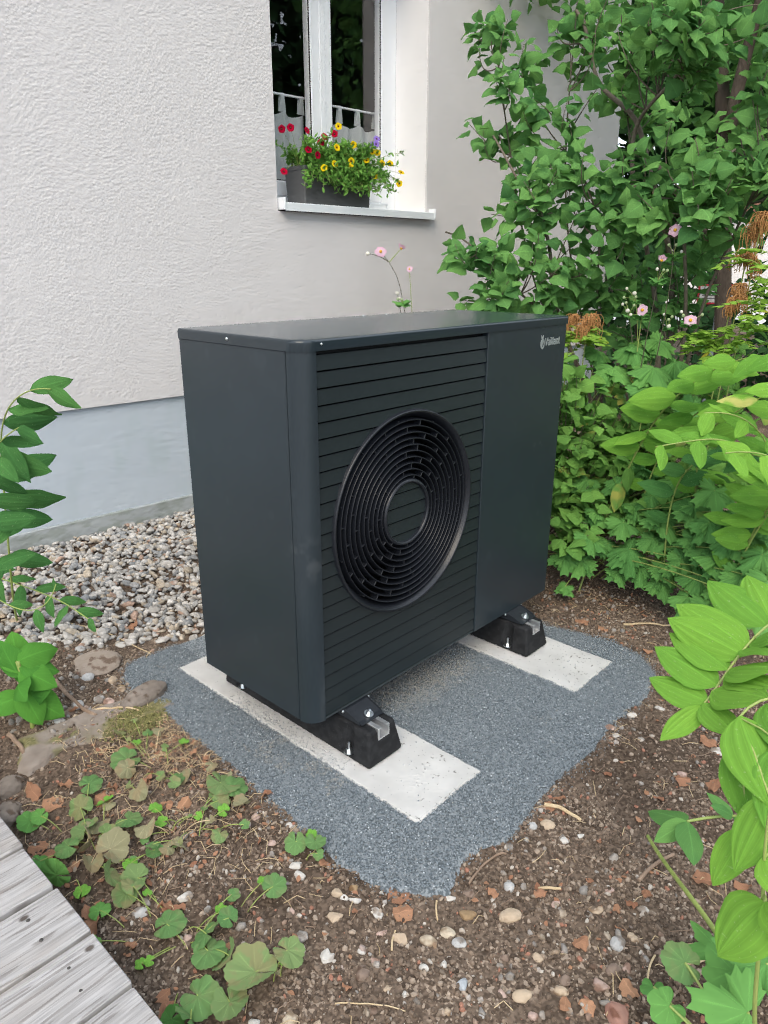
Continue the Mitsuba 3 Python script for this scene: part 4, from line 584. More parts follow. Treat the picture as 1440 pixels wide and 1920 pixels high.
def make_leaves(T_, base, d, nrm, L, W=1., fold=0., droop=0., ripple=0., id0=0, rng=None, pleat=0.):
    """N leaves of template T_: returns vertices (N, k, 3) and uv (N, k, 2)"""
    base, d, nrm = (np.atleast_2d(np.asarray(a, float)) for a in (base, d, nrm)); N = len(base)
    col = lambda a: np.broadcast_to(np.asarray(a, float), (N,))[:, None]
    L, W, fold, droop, ripple = col(L), col(W), col(fold), col(droop), col(ripple)
    d = d/np.linalg.norm(d, axis=1, keepdims=True); X = np.cross(d, nrm); X /= np.linalg.norm(X, axis=1, keepdims=True)+1e-9; Z = np.cross(X, d)
    t, u, w = T_['t'][None], T_['u'][None], T_['w'][None]
    dd = np.where(np.abs(droop) < 1e-3, 1e-3, droop); a = dd*t
    ys, zs = np.sin(a)/dd, -(1-np.cos(a))/dd
    x = u*w*W; lift = fold*(np.sqrt(x**2+.006)-.0775)-.35*x**2
    lift = lift+pleat*np.cos(u*np.pi*4.5)*np.sin(np.pi*np.clip(t, 0, 1))**.6
    if rng is not None: lift = lift+ripple*np.sin(t*col(rng.uniform(9, 15, N))+u*1.5+col(rng.uniform(0, 6, N)))*u**2
    y = ys+np.sin(a)*lift; z = zs+np.cos(a)*lift
    V = base[:, None]+L[..., None]*(X[:, None]*x[..., None]+d[:, None]*y[..., None]+Z[:, None]*z[..., None])
    uv = np.stack([np.broadcast_to(.5+.49*u, x.shape)+(id0+np.arange(N))[:, None], np.broadcast_to(t, x.shape)], -1)
    return V, uv
def put_leaves(parent, name, T_, V, uv, bsdf, most=300, rest='foliage', smooth=True):
    """largest in view become parts of their own, the rest one part"""
    N, k = V.shape[:2]; f = T_['f']
    size = np.linalg.norm(V[:, -1]-V[:, 0], axis=1)/np.linalg.norm(V.mean(1)-CAM, axis=1); order = np.argsort(-size)
    for i in order[:most]: add(name, (V[i], f), bsdf, parent, smooth, uv[i])
    r = order[most:]
    if len(r): add(rest, (V[r].reshape(-1, 3), (f[None]+(np.arange(len(r))*k)[:, None, None]).reshape(-1, 3)), bsdf, parent, smooth, uv[r].reshape(-1, 2), kind='stuff')
def unit(a): a = np.asarray(a, float); return a/(np.linalg.norm(a, axis=-1, keepdims=True)+1e-12)
UP = np.array([0, 0, 1.])

# ------------------------------------------------------------------ Solomon's-seal like arching plants
SEAL_LABELS = ['tall arching green plant behind the right end of the heat pump, its tip turning yellow', 'arching plant with broad light leaves at the right edge of the photo',
    'plant arching back to the left with pale leaves right of the heat pump', 'arching plant with pale leaves on a leaning bare stem at the right edge', 'plant with the rightmost of the leaning bare yellowish stems',
    'shorter leafy stem in the shade among the lobed leaves on the right', 'bright yellow-green arch of overlapping ribbed leaves reaching in from the right edge', 'large light green leaves hanging close by at the lower right edge',
    'upright stem with one big rounded leaf in the lower right corner', 'tall dark leafy stem against the house wall at the left edge', 'second dark leafy stem at the left edge, half outside the photo',
    'fallen leafy sprig lying across the pale pebbles on the left', 'small dark sprig on the pebbles beside the left edge',
    'arching plant filling the gap between the anemone leaves and the right edge', 'plant arching left from the right edge above the lobed dark leaves']
def continue_near(k, si, P):
    """the plants close to the camera: every leaf where it grows, from its foot on the stem to its tip"""
    rng = np.random.default_rng(300+si); A = np.array(NEAR_LEAVES[si-6]); b, e = A[:, :3], A[:, 3:]; n = len(A); d = e-b; L = np.linalg.norm(d, axis=1)
    nrm = unit(UP*.75+unit(CAM-b)*.55+rng.normal(size=(n, 3))*.12); d = unit(d)+.18*nrm
    for j in range(n):
        near_p = P[np.argmin(np.linalg.norm(P-b[j], axis=1))]
        if np.linalg.norm(near_p-b[j]) > .004: add('petiole', tube([near_p, (near_p+b[j])/2+[0, 0, .004], b[j]], .0013, 5), 'green_stem', k, True)
    V, uv = make_leaves(BL['seal_pleat'], b, d, nrm, L*1.03, (.92 if si < 8 else 1.35)*rng.uniform(.92, 1.08, n), rng.uniform(-.25, -.08, n), rng.uniform(.2, .5, n), .012, 1000*si, rng, .009)
    put_leaves(k, 'leaf', BL['seal_pleat'], V, uv, 'seal_green')
for si, S_ in enumerate(SEALS):
    rng = np.random.default_rng(100+si); left, low, near = S_.get('left'), S_.get('low'), S_.get('near')
    k = thing('arching_plant', SEAL_LABELS[si], 'plant')
    P = spline(S_['p'], 60); r = np.linspace(.0042 if not low else .0026, .0016, 60)
    add('stem', tube(P, r, 7), 'green_stem', k, True)
    nn = S_['n']; s = np.linspace(S_['f'], .985, nn); idx = s*(len(P)-1); B = np.stack([np.interp(idx, np.arange(len(P)), P[:, c]) for c in range(3)], 1)
    Tn = unit(np.stack([np.interp(idx, np.arange(len(P)), np.gradient(P[:, c])) for c in range(3)], 1))
    side = np.where(np.arange(nn) % 2 == 0, 1., -1.)[:, None]; lat = unit(np.cross(Tn, UP))
    hor = np.clip(1-np.abs(Tn[:, 2:]), .15, 1)
    if left and not low:
        a = rng.uniform(-2.4, 1.0, nn) if si == 9 else rng.uniform(-2., 1.2, nn); lat = np.stack([np.cos(a), np.sin(a)*.7, 0*a], 1); side = 1.
    d = unit(lat*side*rng.uniform(.8, 1.1, (nn, 1))+Tn*rng.uniform(.25, .75, (nn, 1))+UP*(rng.uniform(-.2, .25, (nn, 1)) if not left else rng.uniform(-1., .05, (nn, 1))))
    if near: d = unit(d+UP*.06)
    if low: d = unit(d*[1, 1, .4]+UP*rng.uniform(-.05, .3, (nn, 1)))
    nrm = unit(UP*(.22 if left and not low else .62 if not near else .9)+Tn*-.15+rng.normal(size=(nn, 3))*(.22 if not left else .34)+np.array([-.55, -.50, 0]))
    d = unit(d-.75*np.sum(d*nrm, 1, keepdims=True)*nrm)
    if near: continue_near(k, si, P); continue
    L = S_['L']*np.interp(s, [S_['f'], S_['f']+.15, .8, 1], [.92, 1.1, 1.0, .72])*rng.uniform(.78, 1.14, nn)
    V, uv = make_leaves(BL['seal_mid'], B, d, nrm, L, rng.uniform(.75, 1.02, nn)*(.92 if left else 1), rng.uniform(-.30, -.12, nn), rng.uniform(.15, .6, nn)*(1.8 if left else 1), .020, 1000*si, rng, .007)
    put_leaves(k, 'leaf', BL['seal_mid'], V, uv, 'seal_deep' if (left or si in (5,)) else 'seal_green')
    if si == 0:      # two withered leaves hanging low on the long bare stem
        for q, dd, l in ((.40, (.05, -.1, -1), .10), (.345, (-.35, -.1, -.8), .115), (.47, (-.9, .5, .12), .15), (.485, (.85, -.75, -.2), .15)):
            b = P[int(q*59)]; V, uv = make_leaves(BL['seal'], [b], [dd], [(-.6, -.7, .35)], l, .9, -.3, .35, .02, 990+int(q*100), rng); put_leaves(k, 'leaf', BL['seal'], V, uv, 'seal_green' if q > .41 else 'shrub_green')
# bright rosette low on the left
rng = np.random.default_rng(5)
ros = thing('broad_leaved_plant', 'low plant with broad glossy bright green leaves at the left edge', 'plant')
c0 = np.array([-.405, .70, .0]); top = np.array([-.41, .705, .20])
add('stem', tube(spline([c0-[0, 0, .02], c0+[.002, 0, .1], top], 20), .006, 8), 'green_stem', ros, True)
dirs = [(.75, -.25, .25), (.8, -.6, -.05), (.35, -.8, -.15), (.15, .5, .75), (-.3, .3, .9), (-.5, -.6, .3), (.55, .35, .35), (-.1, -.9, -.45), (.45, -.75, -.5), (-.7, -.1, .2), (.2, -.5, .6)]
V, uv = make_leaves(BL['seal'], np.array([top-[0, 0, .012*i] for i in range(len(dirs))]), dirs, unit(np.array([(-.45, -.5, .8)]*len(dirs))+rng.normal(size=(len(dirs), 3))*.18), rng.uniform(.10, .14, len(dirs)), 1.22, -.25, rng.uniform(.5, 1.3, len(dirs)), .02, 7000, rng)
put_leaves(ros, 'leaf', BL['seal'], V, uv, 'rosette_green')
# cut stalk and three-leaved sprig at the right
tr = NEARLEAVES['trif']; k = thing('leafy_sprig', 'sprig of three pointed dark green leaflets reaching in over the soil at lower right', 'plant')
c = np.array(tr[0]); ends = np.array(tr[1:4]); add('stem', tube(spline([tr[5], tr[4], c], 20), .0028, 6), 'green_stem', k, True)
V, uv = make_leaves(BL['seal'], np.array([c]*3), ends-c, [(-.3, -.4, .85)]*3, np.linalg.norm(ends-c, axis=1), .95, -.25, .3, .01, 7100, np.random.default_rng(3)); put_leaves(k, 'leaflet', BL['seal'], V, uv, 'lilac_green')
V, uv = make_leaves(BL['seal'], [tr[4]]*3, [(-.5, .3, .5), (-.2, -.6, .4), (.1, .6, .3)], [(-.3, -.4, .85)]*3, .06, .8, -.2, .4, .01, 7105, np.random.default_rng(4)); put_leaves(k, 'leaflet', BL['seal'], V, uv, 'lilac_green')
ct = NEARLEAVES['cut']; st = thing('cut_stalk', 'bare green cut stalk leaning over the soil at lower right', 'plant stalk')
add('stem', tube(spline([ct[0], (np.array(ct[0])+ct[1])/2+[0, 0, -.004], ct[1], np.array(ct[1])+[-.10, -.10, .01]], 24), np.linspace(.0036, .0048, 24), 8), 'green_stem', st, True)

# ------------------------------------------------------------------ lilac
rng = np.random.default_rng(21)
lil = thing('lilac_shrub', 'tall lilac shrub with heart-shaped green leaves in front of the house corner', 'shrub')
for i, s in enumerate(LILAC_STEMS):
    p = np.array(s); p = np.vstack([[p[0, 0]*.5+2.55*.5, p[0, 1]*.5+.75*.5, -.03], p]); P = spline(p, 50)
    r0 = (.021, .017, .014, .007, .007, .008, .010, .014, .012, .008, .008)[i]; add('branch', tube(P, np.linspace(r0, r0*.32, 50), 8), 'bark' if i not in (3, 4, 9) else 'dark_stem', lil, True)
SP = np.vstack([spline(s, 40) for s in LILAC_STEMS]); allV, alluv, twigs = [], [], []; nid = 10000
for ci, (x, y, z, r) in enumerate(LILAC):
    c = np.array([x, y, z]); j = np.argmin(np.linalg.norm(SP-c-[0, 0, -.12], axis=1)); b0 = SP[j]
    for tw in range(3 if x < 2.35 and y > .70 else 4 if ci < 26 else 5):
        e = c+unit(rng.normal(size=3)*[1, 1, .9]+[-.25, -.25, .25])*r*rng.uniform(.5, 1.15); mid = (b0+e)/2+rng.normal(size=3)*.03-[0, 0, .015]
        P = spline([b0, mid, e], 12); twigs.append(tube(P, np.linspace(.0032, .0012, 12), 5))
        m = 5; s = np.linspace(.45, 1, m); q = np.stack([np.interp(s*11, np.arange(12), P[:, a]) for a in range(3)], 1); tg = unit(P[-1]-P[5])
        ax = unit(np.cross(tg, rng.normal(size=3)))
        for h in range(m):
            rot = ax if h % 2 == 0 else np.cross(tg, ax)
            for sg in (-1, 1):
                d = unit(rot*sg+tg*rng.uniform(.3, .9)+np.array([-.15, -.2, -.15])+rng.normal(size=3)*.25); pb = q[h]+d*.016
                nrm = unit(UP*.8+np.array([-.4, -.45, 0])+rng.normal(size=3)*.55); L = rng.uniform(.040, .092)*(1 if h < m-1 else .75)
                V, uv = make_leaves(BL['heart'], [pb], [d], [nrm], L, rng.uniform(.85, 1.1), rng.uniform(-.45, .1), rng.uniform(.2, 1.25), .03, nid, rng); nid += 1
                allV.append(V); alluv.append(uv)
add('twigs', cat_(twigs), 'bark', lil, True, kind='stuff')
V, uv = np.vstack(allV), np.vstack(alluv); print('lilac leaves', len(V))
wv = np.array([math.sin(WROT), math.cos(WROT), 0]); ok = (V@wv).max(1) < 1.93; V, uv = V[ok], uv[ok]
put_leaves(lil, 'leaf', BL['heart'], V, uv, 'lilac_green')

# ------------------------------------------------------------------ low leafy shrub and anemones right of the unit
rng = np.random.default_rng(31)
shr = thing('leafy_shrub', 'low shrub of small oval light green leaves hugging the right side of the heat pump', 'shrub')
bc = np.array([1.75, .35, -.02]); allV, alluv, tw = [], [], []; nid = 30000
for (x, y, z, r) in SHRUB:
    c = np.array([x, y, z])
    for t_ in range(6):
        e = c+rng.normal(size=3)*r*.55; e[0] = max(e[0], 1.17); P = spline([bc+rng.normal(size=3)*[.1, .1, 0], (bc+e)/2+[0, 0, .05], e], 14); tw.append(tube(P, np.linspace(.003, .0011, 14), 5))
        for h in range(11):
            b = P[-1-h//2]+rng.normal(size=3)*.012; d = unit(rng.normal(size=3)*[1, 1, .45]+[-.3, -.35, .1]); V, uv = make_leaves(BL['heart'], [b], [d], [unit(UP+np.array([-.4, -.5, 0])+rng.normal(size=3)*.5)], rng.uniform(.038, .080), rng.uniform(.75, 1.), rng.uniform(-.3, 0), rng.uniform(.1, .8), .02, nid, rng); nid += 1
            if V[..., 0].min() > 1.112: allV.append(V); alluv.append(uv)
add('twigs', cat_(tw), 'bark', shr, True, kind='stuff'); V, uv = np.vstack(allV), np.vstack(alluv); print('shrub leaves', len(V)); put_leaves(shr, 'leaf', BL['heart'], V, uv, 'shrub_green')
def lobed(n_lobes, depth, serr, na=56, nr=6, spread=2.75, tip=.0):
    """palmate leaf: petiole at the origin, fan opening along +y; returns template with polar grid"""
    a = np.linspace(-spread, spread, na); r = np.linspace(0, 1, nr)
    lob = np.abs(np.sin((a/spread*n_lobes/2+.5*(n_lobes % 2))*np.pi)); R_ = (1-depth)+depth*lob**.7; R_ = R_*(1+serr*(np.abs(((a*n_lobes*1.9) % 1)-.5)-.25)*2); R_ *= (.72+.28*np.cos(a/2)**2)*(1+tip*np.exp(-(a/.3)**2))
    A, Q = np.meshgrid(a, r, indexing='xy'); X = Q*R_[None]*np.sin(A)*.5; Y_ = Q*R_[None]*np.cos(A)*.5
    return dict(X=X.ravel(), Y=Y_.ravel(), a=(A/spread*.5+.5).ravel(), q=Q.ravel(), f=grid_faces(nr, na), lobe=np.tile(lob, nr))
LB = {'anemone': lobed(3, .55, .35, 46, 6, 2.5, .2), 'mantle': lobed(7, .11, .07, 57, 6, 2.98), 'small': lobed(5, .20, .1, 31, 4, 2.8), 'maple': lobed(5, .42, .25, 61, 8, 2.6, .15)}
def palmate(T_, c, d, n, size, cup, pleat, wav, nid, rng):
    """one palmate leaf, 'size' across"""
    d, n = unit(d), unit(n); X = unit(np.cross(d, n)); Z = np.cross(X, d); q = T_['q']; ph = rng.uniform(0, 6)
    z = cup*q**2*.5+pleat*(T_['lobe']-.5)*q*.5+wav*q**1.5*np.sin(T_['a']*11+ph)
    V = np.asarray(c)+size*(T_['X'][:, None]*X+T_['Y'][:, None]*d+z[:, None]*Z)
    return V, np.column_stack([nid+.01+.98*T_['a'], q])
rng = np.random.default_rng(41)
an = thing('anemone_plant', 'clump of dark toothed lobed leaves with tall pink-flowered stems right of the heat pump', 'plant')
mat('petal_pink', type='principledthin', base_color=proc(lambda p, n, uv: mix((.80, .62, .72), (.78, .42, .58), smoothstep(.2, .9, uv.y)*.6)), roughness=.6, diff_trans=.7)
mat('pollen_yellow', **princ(C(.72, .38, .03), .8)); mat('bud_green', **princ(C(.30, .38, .20), .7)); mat('seed_white', **princ(C(.62, .60, .52), .8))
ab = np.array([1.72, .25, -.02]); nid = 40000
for i, (x, y, z, s) in enumerate(ANEM_LEAVES):
    c = np.array([x, y, z]); root = ab+rng.normal(size=3)*[.16, .16, 0]; P = spline([root, (root+c)/2+[0, 0, .06], c], 16); add('petiole', tube(P, np.linspace(.0028, .0018, 16), 6), 'green_stem', an, True)
    out_ = unit((c-ab)*[1, 1, 0]+np.array([-.8, -.6, 0])+rng.normal(size=3)*[.4, .4, 0])
    for j, (rot, sc) in enumerate(((0, 1.), (1.15, .82), (-1.15, .82))):
        cs, sn = math.cos(rot), math.sin(rot); d = np.array([out_[0]*cs-out_[1]*sn, out_[0]*sn+out_[1]*cs, -.45+rng.normal()*.15])
        V, uv = palmate(LB['anemone'], c, d, unit(UP+out_*.45+rng.normal(size=3)*.25), s*1.15*sc*rng.uniform(.85, 1.1), rng.uniform(-.7, -.2), .16, .05, nid, rng); nid += 1
        add('leaf', (V, LB['anemone']['f']), 'anemone_green', an, True, uv)
def flower(parent, c, face, r, n=6, mt='petal_pink', rngs=None, name='flower', centre='pollen_yellow', cup=.35):
    face = unit(face); a = unit(np.cross(face, [.3, .2, .9])); b = np.cross(face, a); k = key_for(parent+'__'+name)
    ang = np.arange(n)*2*np.pi/n+rngs.uniform(0, 1); D = np.cos(ang)[:, None]*a+np.sin(ang)[:, None]*b+face*cup
    V, uv = make_leaves(BL['round'], np.broadcast_to(c, (n, 3)), D, np.broadcast_to(face, (n, 3)), r*rngs.uniform(.9, 1.1, n), 1.15, .1, .5, .03, 0, rngs)
    for i in range(n) if n <= 6 and name == 'flower' else []: add('petal', (V[i], BL['round']['f']), mt, k, True, uv[i])
    v, f = ICO[1]; add('centre', (v*r*.26*np.array([1, 1, 1])+np.asarray(c)+face*r*.16, f), centre, k, True)
    return k
def bracts(parent, c, d, rngs, s=.03):
    for j in range(3):
        a = 2.1*j+rngs.uniform(0, 1); dd = unit(np.array([math.cos(a), math.sin(a), .1])+np.asarray(d)*.3); V, uv = palmate(LB['anemone'], c, dd, UP+rngs.normal(size=3)*.2, s, -.2, .1, .03, 41000+int(rngs.integers(900)), rngs); add('bract', (V, LB['anemone']['f']), 'anemone_green', parent, True, uv)
def anemone_stem(parent, S_, rngs, first=True):
    P = spline(S_['p'], 24); add('stem', tube(P, np.linspace(.0021, .0013, 24), 6), 'dark_stem' if rngs.random() < .5 else 'green_stem', parent, True); c = P[-1]; to = unit(CAM-c)
    if S_['f'] in ('open', 'spent'): flower(parent, c, unit(to+np.array([rngs.normal()*.25, rngs.normal()*.25, .35])), .023 if S_['f'] == 'open' else .014, 6, rngs=rngs, cup=.25)
    elif S_['f'] == 'bud': flower(parent, c, unit(np.array([.5, .1, .9])+rngs.normal(size=3)*.2), .022, 5, rngs=rngs, cup=1.6)
    else:
        k = key_for(parent+'__seed_head'); v, f = ICO[2]; add('ball', (v*.008+c, f), 'seed_white', k, True)
    if first: bracts(parent, P[-5], unit(P[-1]-P[-6]), rngs, .075 if S_['f'] != 'seed' else .045)
    if first and S_['f'] != 'spent':
        for j in range(3):
            e = P[-5]+np.array([rngs.normal()*.03, rngs.normal()*.02, rngs.uniform(.01, .05)]); add('side_stalk', tube([P[-5], (P[-5]+e)/2+[0, 0, .006], e], .0009, 5), 'green_stem', parent, True); v, f = ICO[1]; add('bud', (v*.0055*np.array([1, 1, 1.15])+e, f), 'bud_green' if j else 'seed_white', parent, True)
for S_ in ANEM_STEMS: anemone_stem(an, S_, rng)
wa = thing('anemone_plant', 'slender pink-flowered stems rising behind the heat pump in front of the pale wall', 'plant')
for i, S_ in enumerate(WALL_ANEM):
    if i in (0, 3, 4): S_ = dict(S_, p=[[S_['p'][0][0], S_['p'][0][1], .0]]+S_['p'])
    anemone_stem(wa, S_, rng, i in (0, 3, 4))

# ------------------------------------------------------------------ astilbe: pale feathery leaves and hanging rust-brown plumes
mat('plume_rust', **princ(proc(lambda p, n, uv: mix((.34, .15, .05), (.55, .30, .12), fbm(p.x*60, p.y*60, p.z*60))), .9))
AST = [thing('astilbe_plant', lb, 'plant') for lb in ('yellow-green feathery plant with a rust-brown drooping plume touching the far end of the heat pump', 'yellow-green feathery plant with rust-brown plumes at the upper right edge')]
rng = np.random.default_rng(51)
for x, y, z, r in PLUMES:
    k = AST[0 if y > 0 else 1]; c = np.array([x, y, z]); ms = []
    az = rng.uniform(0, 6.28); o = np.array([math.cos(az), math.sin(az), 0]); ax = spline([c-o*r*.55-UP*r*.2, c-o*r*.25+UP*r*.65, c+o*r*.15+UP*r*.95, c+o*r*.55+UP*r*.45], 30)
    for j in range(150):
        p0 = ax[rng.integers(2, 30)]; q = rng.normal(size=3)*[1, 1, .25]*r*.22; l = r*rng.uniform(.2, .85)
        ms.append(tube(spline([p0, p0+q*.7+UP*r*.06, p0+q+[0, 0, -l]+rng.normal(size=3)*r*.07], 6), .0012, 4))
    e3 = ICO[0]; n3 = 260; pp = ax[rng.integers(2, 30, n3)]+rng.normal(size=(n3, 3))*[.2, .2, .1]*r-UP*r*rng.uniform(0, .8, (n3, 1)); ms.append(scatter(OCT, pp, rand_rot(rng, n3), np.full((n3, 3), .0026)*rng.uniform(.6, 1.3, (n3, 3)), .1, rng)[0]); ms.append(tube(ax, .0016, 5))
    add('plume', cat_(ms), 'plume_rust', k, True); add('stem', tube(spline([[x+.06, y+.08, -.02], [x+.03, y+.04, z*.5], c+[0, 0, r]], 16), .0024, 6), 'green_stem', k, True)
nid = 52000
for x, y, z, r in ASTILBE:
    k = AST[0 if y > 0 else 1]; c = np.array([x, y, z]); allV, alluv = [], []
    for j in range(9):
        o = unit(rng.normal(size=3)*[1, 1, .3]+[-.4, -.5, 0]); b = c+rng.normal(size=3)*r*.35; e = b+o*r*1.1; P = spline([b, (b+e)/2+[0, 0, .02], e], 8); add('rachis', tube(P, .0012, 5), 'green_stem', k, True)
        lat = unit(np.cross(o, UP))
        for q in range(1, 8):
            for sg in (-1, 1): V, uv = make_leaves(BL['round'], [P[q]], [lat*sg+o*.6+[0, 0, rng.normal()*.15]], [UP+rng.normal(size=3)*.3], rng.uniform(.022, .036), .85, -.15, .4, .01, nid, rng); nid += 1; allV.append(V); alluv.append(uv)
        V, uv = make_leaves(BL['round'], [e], [o], [UP], .035, .85, -.15, .4, .01, nid, rng); nid += 1; allV.append(V); alluv.append(uv)
    add('foliage', (np.vstack(allV).reshape(-1, 3), (BL['round']['f'][None]+(np.arange(len(allV))*len(BL['round']['t']))[:, None, None]).reshape(-1, 3)), 'astilbe_green', k, True, np.vstack(alluv).reshape(-1, 2), kind='stuff')
# ------------------------------------------------------------------ lady's mantle and weeds on the soil
rng = np.random.default_rng(61); nid = 61000
MK = {0: 'mantle_green', 1: 'mantle_worn', 2: 'mantle_dry', 3: 'anemone_green', 4: 'mantle_fresh'}
mm = np.array([m[:2] for m in MANTLE]); CC = np.array([[-.26, .30], [-.30, .08], [-.06, .28], [-.36, -.14], [-.26, -.42], [-.155, -.02], [-.19, -.19], [-.04, -.35], [-.52, .26]])
lab = np.argmin(np.linalg.norm(mm[:, None]-CC[None], axis=2), axis=1)
ML = ['patch of scalloped leaves and withered ones near the mossy slab', 'ragged clump of half-withered scalloped leaves beside the boardwalk', 'scalloped leaves close to the left corner of the gravel bed', 'dark scalloped leaves tucked beside the boardwalk edge',
      'nearest lush clump of large round scalloped leaves by the boardwalk end', 'pair of small scalloped leaves at the lower left edge of the gravel', 'single scalloped leaves on bare soil below the gravel corner', 'small bright weed with round leaves in open soil', 'dark leafy weed at the far end of the boardwalk edge']
for ci in range(len(CC)):
    sel = [m for m, l in zip(MANTLE, lab) if l == ci]
    if ci in (0, 1, 3, 4): sel = sel+[(m[0]+rng.normal()*.035, m[1]+rng.normal()*.035, m[2]*rng.uniform(.55, .85), int(rng.choice([0, 1, 1, 2]))) for m in sel for _ in range(1 if ci < 2 or ci == 4 else 0)]
    sel = [m for m in sel if m[0] > -.615]
    if not sel: continue
    k = thing('mantle_plant', ML[ci], 'plant'); c0 = np.mean([m[:2] for m in sel], 0)
    for x, y, s, kd in sel:
        z = float(gh(x, y)); h = rng.uniform(.012, .030) if kd != 4 else .014; h = min(h+s*.25, .05); c = np.array([x, y, z+h]); ang = rng.uniform(0, 6.28)
        d = np.array([math.cos(ang), math.sin(ang), rng.normal()*.12]); d[:2] = d[:2]*.7+unit(np.array([x, y])-c0+1e-3)*.5
        big = s > .016; T_ = LB['mantle'] if big else LB['small']; n_ = UP+np.array([-.25, -.3, 0])+rng.normal(size=3)*(.24 if kd in (0, 4) else .36)
        V, uv = palmate(T_, c, d, n_, (2.45 if ci == 4 else 2.2)*s, rng.uniform(-.25, .3), .10, {0: .05, 1: .09, 2: .17, 3: .04, 4: .04}[kd], nid, rng); nid += 1
        V[:, 2] = np.maximum(V[:, 2], gh(V[:, 0], V[:, 1])+.003); add('leaf', (V, T_['f']), MK[kd], k, True, uv)
        e = np.array([c0[0]+rng.normal()*.02, c0[1]+rng.normal()*.02]); e = c[:2]+(e-c[:2])*min(1, .06/(np.linalg.norm(e-c[:2])+1e-6))
        add('petiole', tube(spline([[e[0], e[1], float(gh(*e))-.002], [(e[0]+x)/2, (e[1]+y)/2, z+h*.8], c], 8), .0011, 5), 'green_stem' if kd != 2 else 'straw', k, True)
# ------------------------------------------------------------------ dry leaves, straw, stones
rng = np.random.default_rng(71); nid = 71000
where = lambda x, y: ('beside the boardwalk' if x < -.36 else 'among the weeds on the left' if x < -.12 and y > -.15 else 'on open soil in front of the gravel' if y < -.3 and x < .45 else 'on the soil right of the gravel' if x > .45 and y < 0 else 'under the plants at the far right' if x > .9 else 'on the pebbles by the slab')
dl = []
for i, (x, y, s) in enumerate(DRY):
    z = float(gh(x, y)); ang = rng.uniform(0, 6.28); d = np.array([math.cos(ang), math.sin(ang), rng.normal()*.1]); T_ = BL['scrap']; L = 1.75*s
    V, uv = make_leaves(T_, [(x-d[0]*L*.5, y-d[1]*L*.5, z+.008)], [d], [UP+rng.normal(size=3)*.3], L, rng.uniform(.7, 1.25), rng.uniform(-.9, .6), rng.uniform(-1.6, 1.2), .10, nid, rng); V, uv = V[0], uv[0]; nid += 1
    V = V+.16*s*(meshkit.fbm(V*90+i, 2)[:, None]-.5)*[1, 1, 1.6]
    V[:, 2] = np.maximum(V[:, 2], gh(V[:, 0], V[:, 1])+.002)
    add('dry_leaf', (V, T_['f']), 'dry_leaf', None, True, uv, label=('broad' if s > .016 else 'tiny' if s < .0095 else 'curled')+' rusty dead leaf '+where(x, y), cat='dead leaf', group='dead leaves '+where(x, y))
SW = ['pale splinter of wood on the soil beside the gravel corner', 'short pale straw piece on the soil below the gravel', 'flat orange wood chip at the left edge near the boardwalk', 'reddish wood splinter beside the flat sandstone', 'pale stick lying along the edge of the slab', 'thin stem across the pebbles on the left', 'thin bent stem beside the flat sandstone',
      'upper of two yellow-orange straw stalks at lower right', 'lower of two yellow-orange straw stalks at lower right', 'long straw on the soil beyond the right strip', 'thin upright straw among the front stones', 'tiny straw touching the gravel tip', 'curved twig edging the gravel near its front corner', 'short end of the curved twig at the gravel edge', 'brown twig under the right-hand sprig', 'pale splinter near the left edge of the gravel', 'hair-thin pale root on the front soil', 'pale thin stalk on the left soil', 'thin orange needle at bottom right']
for i, (a, b, r) in enumerate(STRAW):
    a, b = np.array(a), np.array(b); n_ = 9; t = np.linspace(0, 1, n_)[:, None]; off = np.array([-(b-a)[1], (b-a)[0]])*.05*np.sin(t*math.pi)*rng.choice([-1, 1]); q = a+(b-a)*t+off
    if i >= len(SW): break
    P = np.column_stack([q, gh(q[:, 0], q[:, 1])+r+.001+.004*np.sin(t[:, 0]*3.1)]); add('straw' if r > .0022 else 'thin_stem', tube(P, np.full(n_, r)*np.linspace(1.05, .8, n_), 7), 'straw' if i not in (12, 13, 14, 2, 3) else 'dry_twig', None, 30, label=SW[i], cat='straw' if i not in (12, 13, 14) else 'twig')
STONEC = dict(grey=((.36, .36, .36), (.50, .50, .49)), beige=((.40, .31, .22), (.54, .44, .33)), amber=((.24, .165, .09), (.36, .25, .15)), cream=((.44, .38, .29), (.56, .49, .39)), tan=((.36, .28, .20), (.50, .40, .30)), white=((.44, .42, .39), (.58, .56, .52)), pink=((.38, .27, .23), (.50, .38, .33)), brown=((.17, .125, .10), (.27, .205, .165)), blue=((.28, .31, .34), (.42, .45, .48)), red=((.30, .15, .115), (.42, .25, .20)), slab=((.26, .21, .17), (.38, .32, .27)), rock=((.15, .125, .105), (.27, .23, .20)))
for nm, (a, b) in STONEC.items():
    mat('stone_'+nm, **princ(proc((lambda a, b: lambda p, n, uv: mix(a, b, fbm(p.x*90, p.y*90, p.z*90, 4))*mix((.52, .45, .40), (1, 1, 1), smoothstep(.30, .46, fbm(p.x*45+3, p.y*45, p.z*45))))(a, b)), .85, spec=.3, bump=proc(lambda p, n, uv: fbm(p.x*260, p.y*260, p.z*260)), scale=.0012))
CW = dict(grey='light grey', beige='beige', amber='amber-brown', cream='cream', tan='tan', white='whitish', pink='pinkish', brown='dull brown', blue='bluish grey', red='reddish brown', slab='flat sandstone', rock='brown')
rng = np.random.default_rng(81); cnt = {}
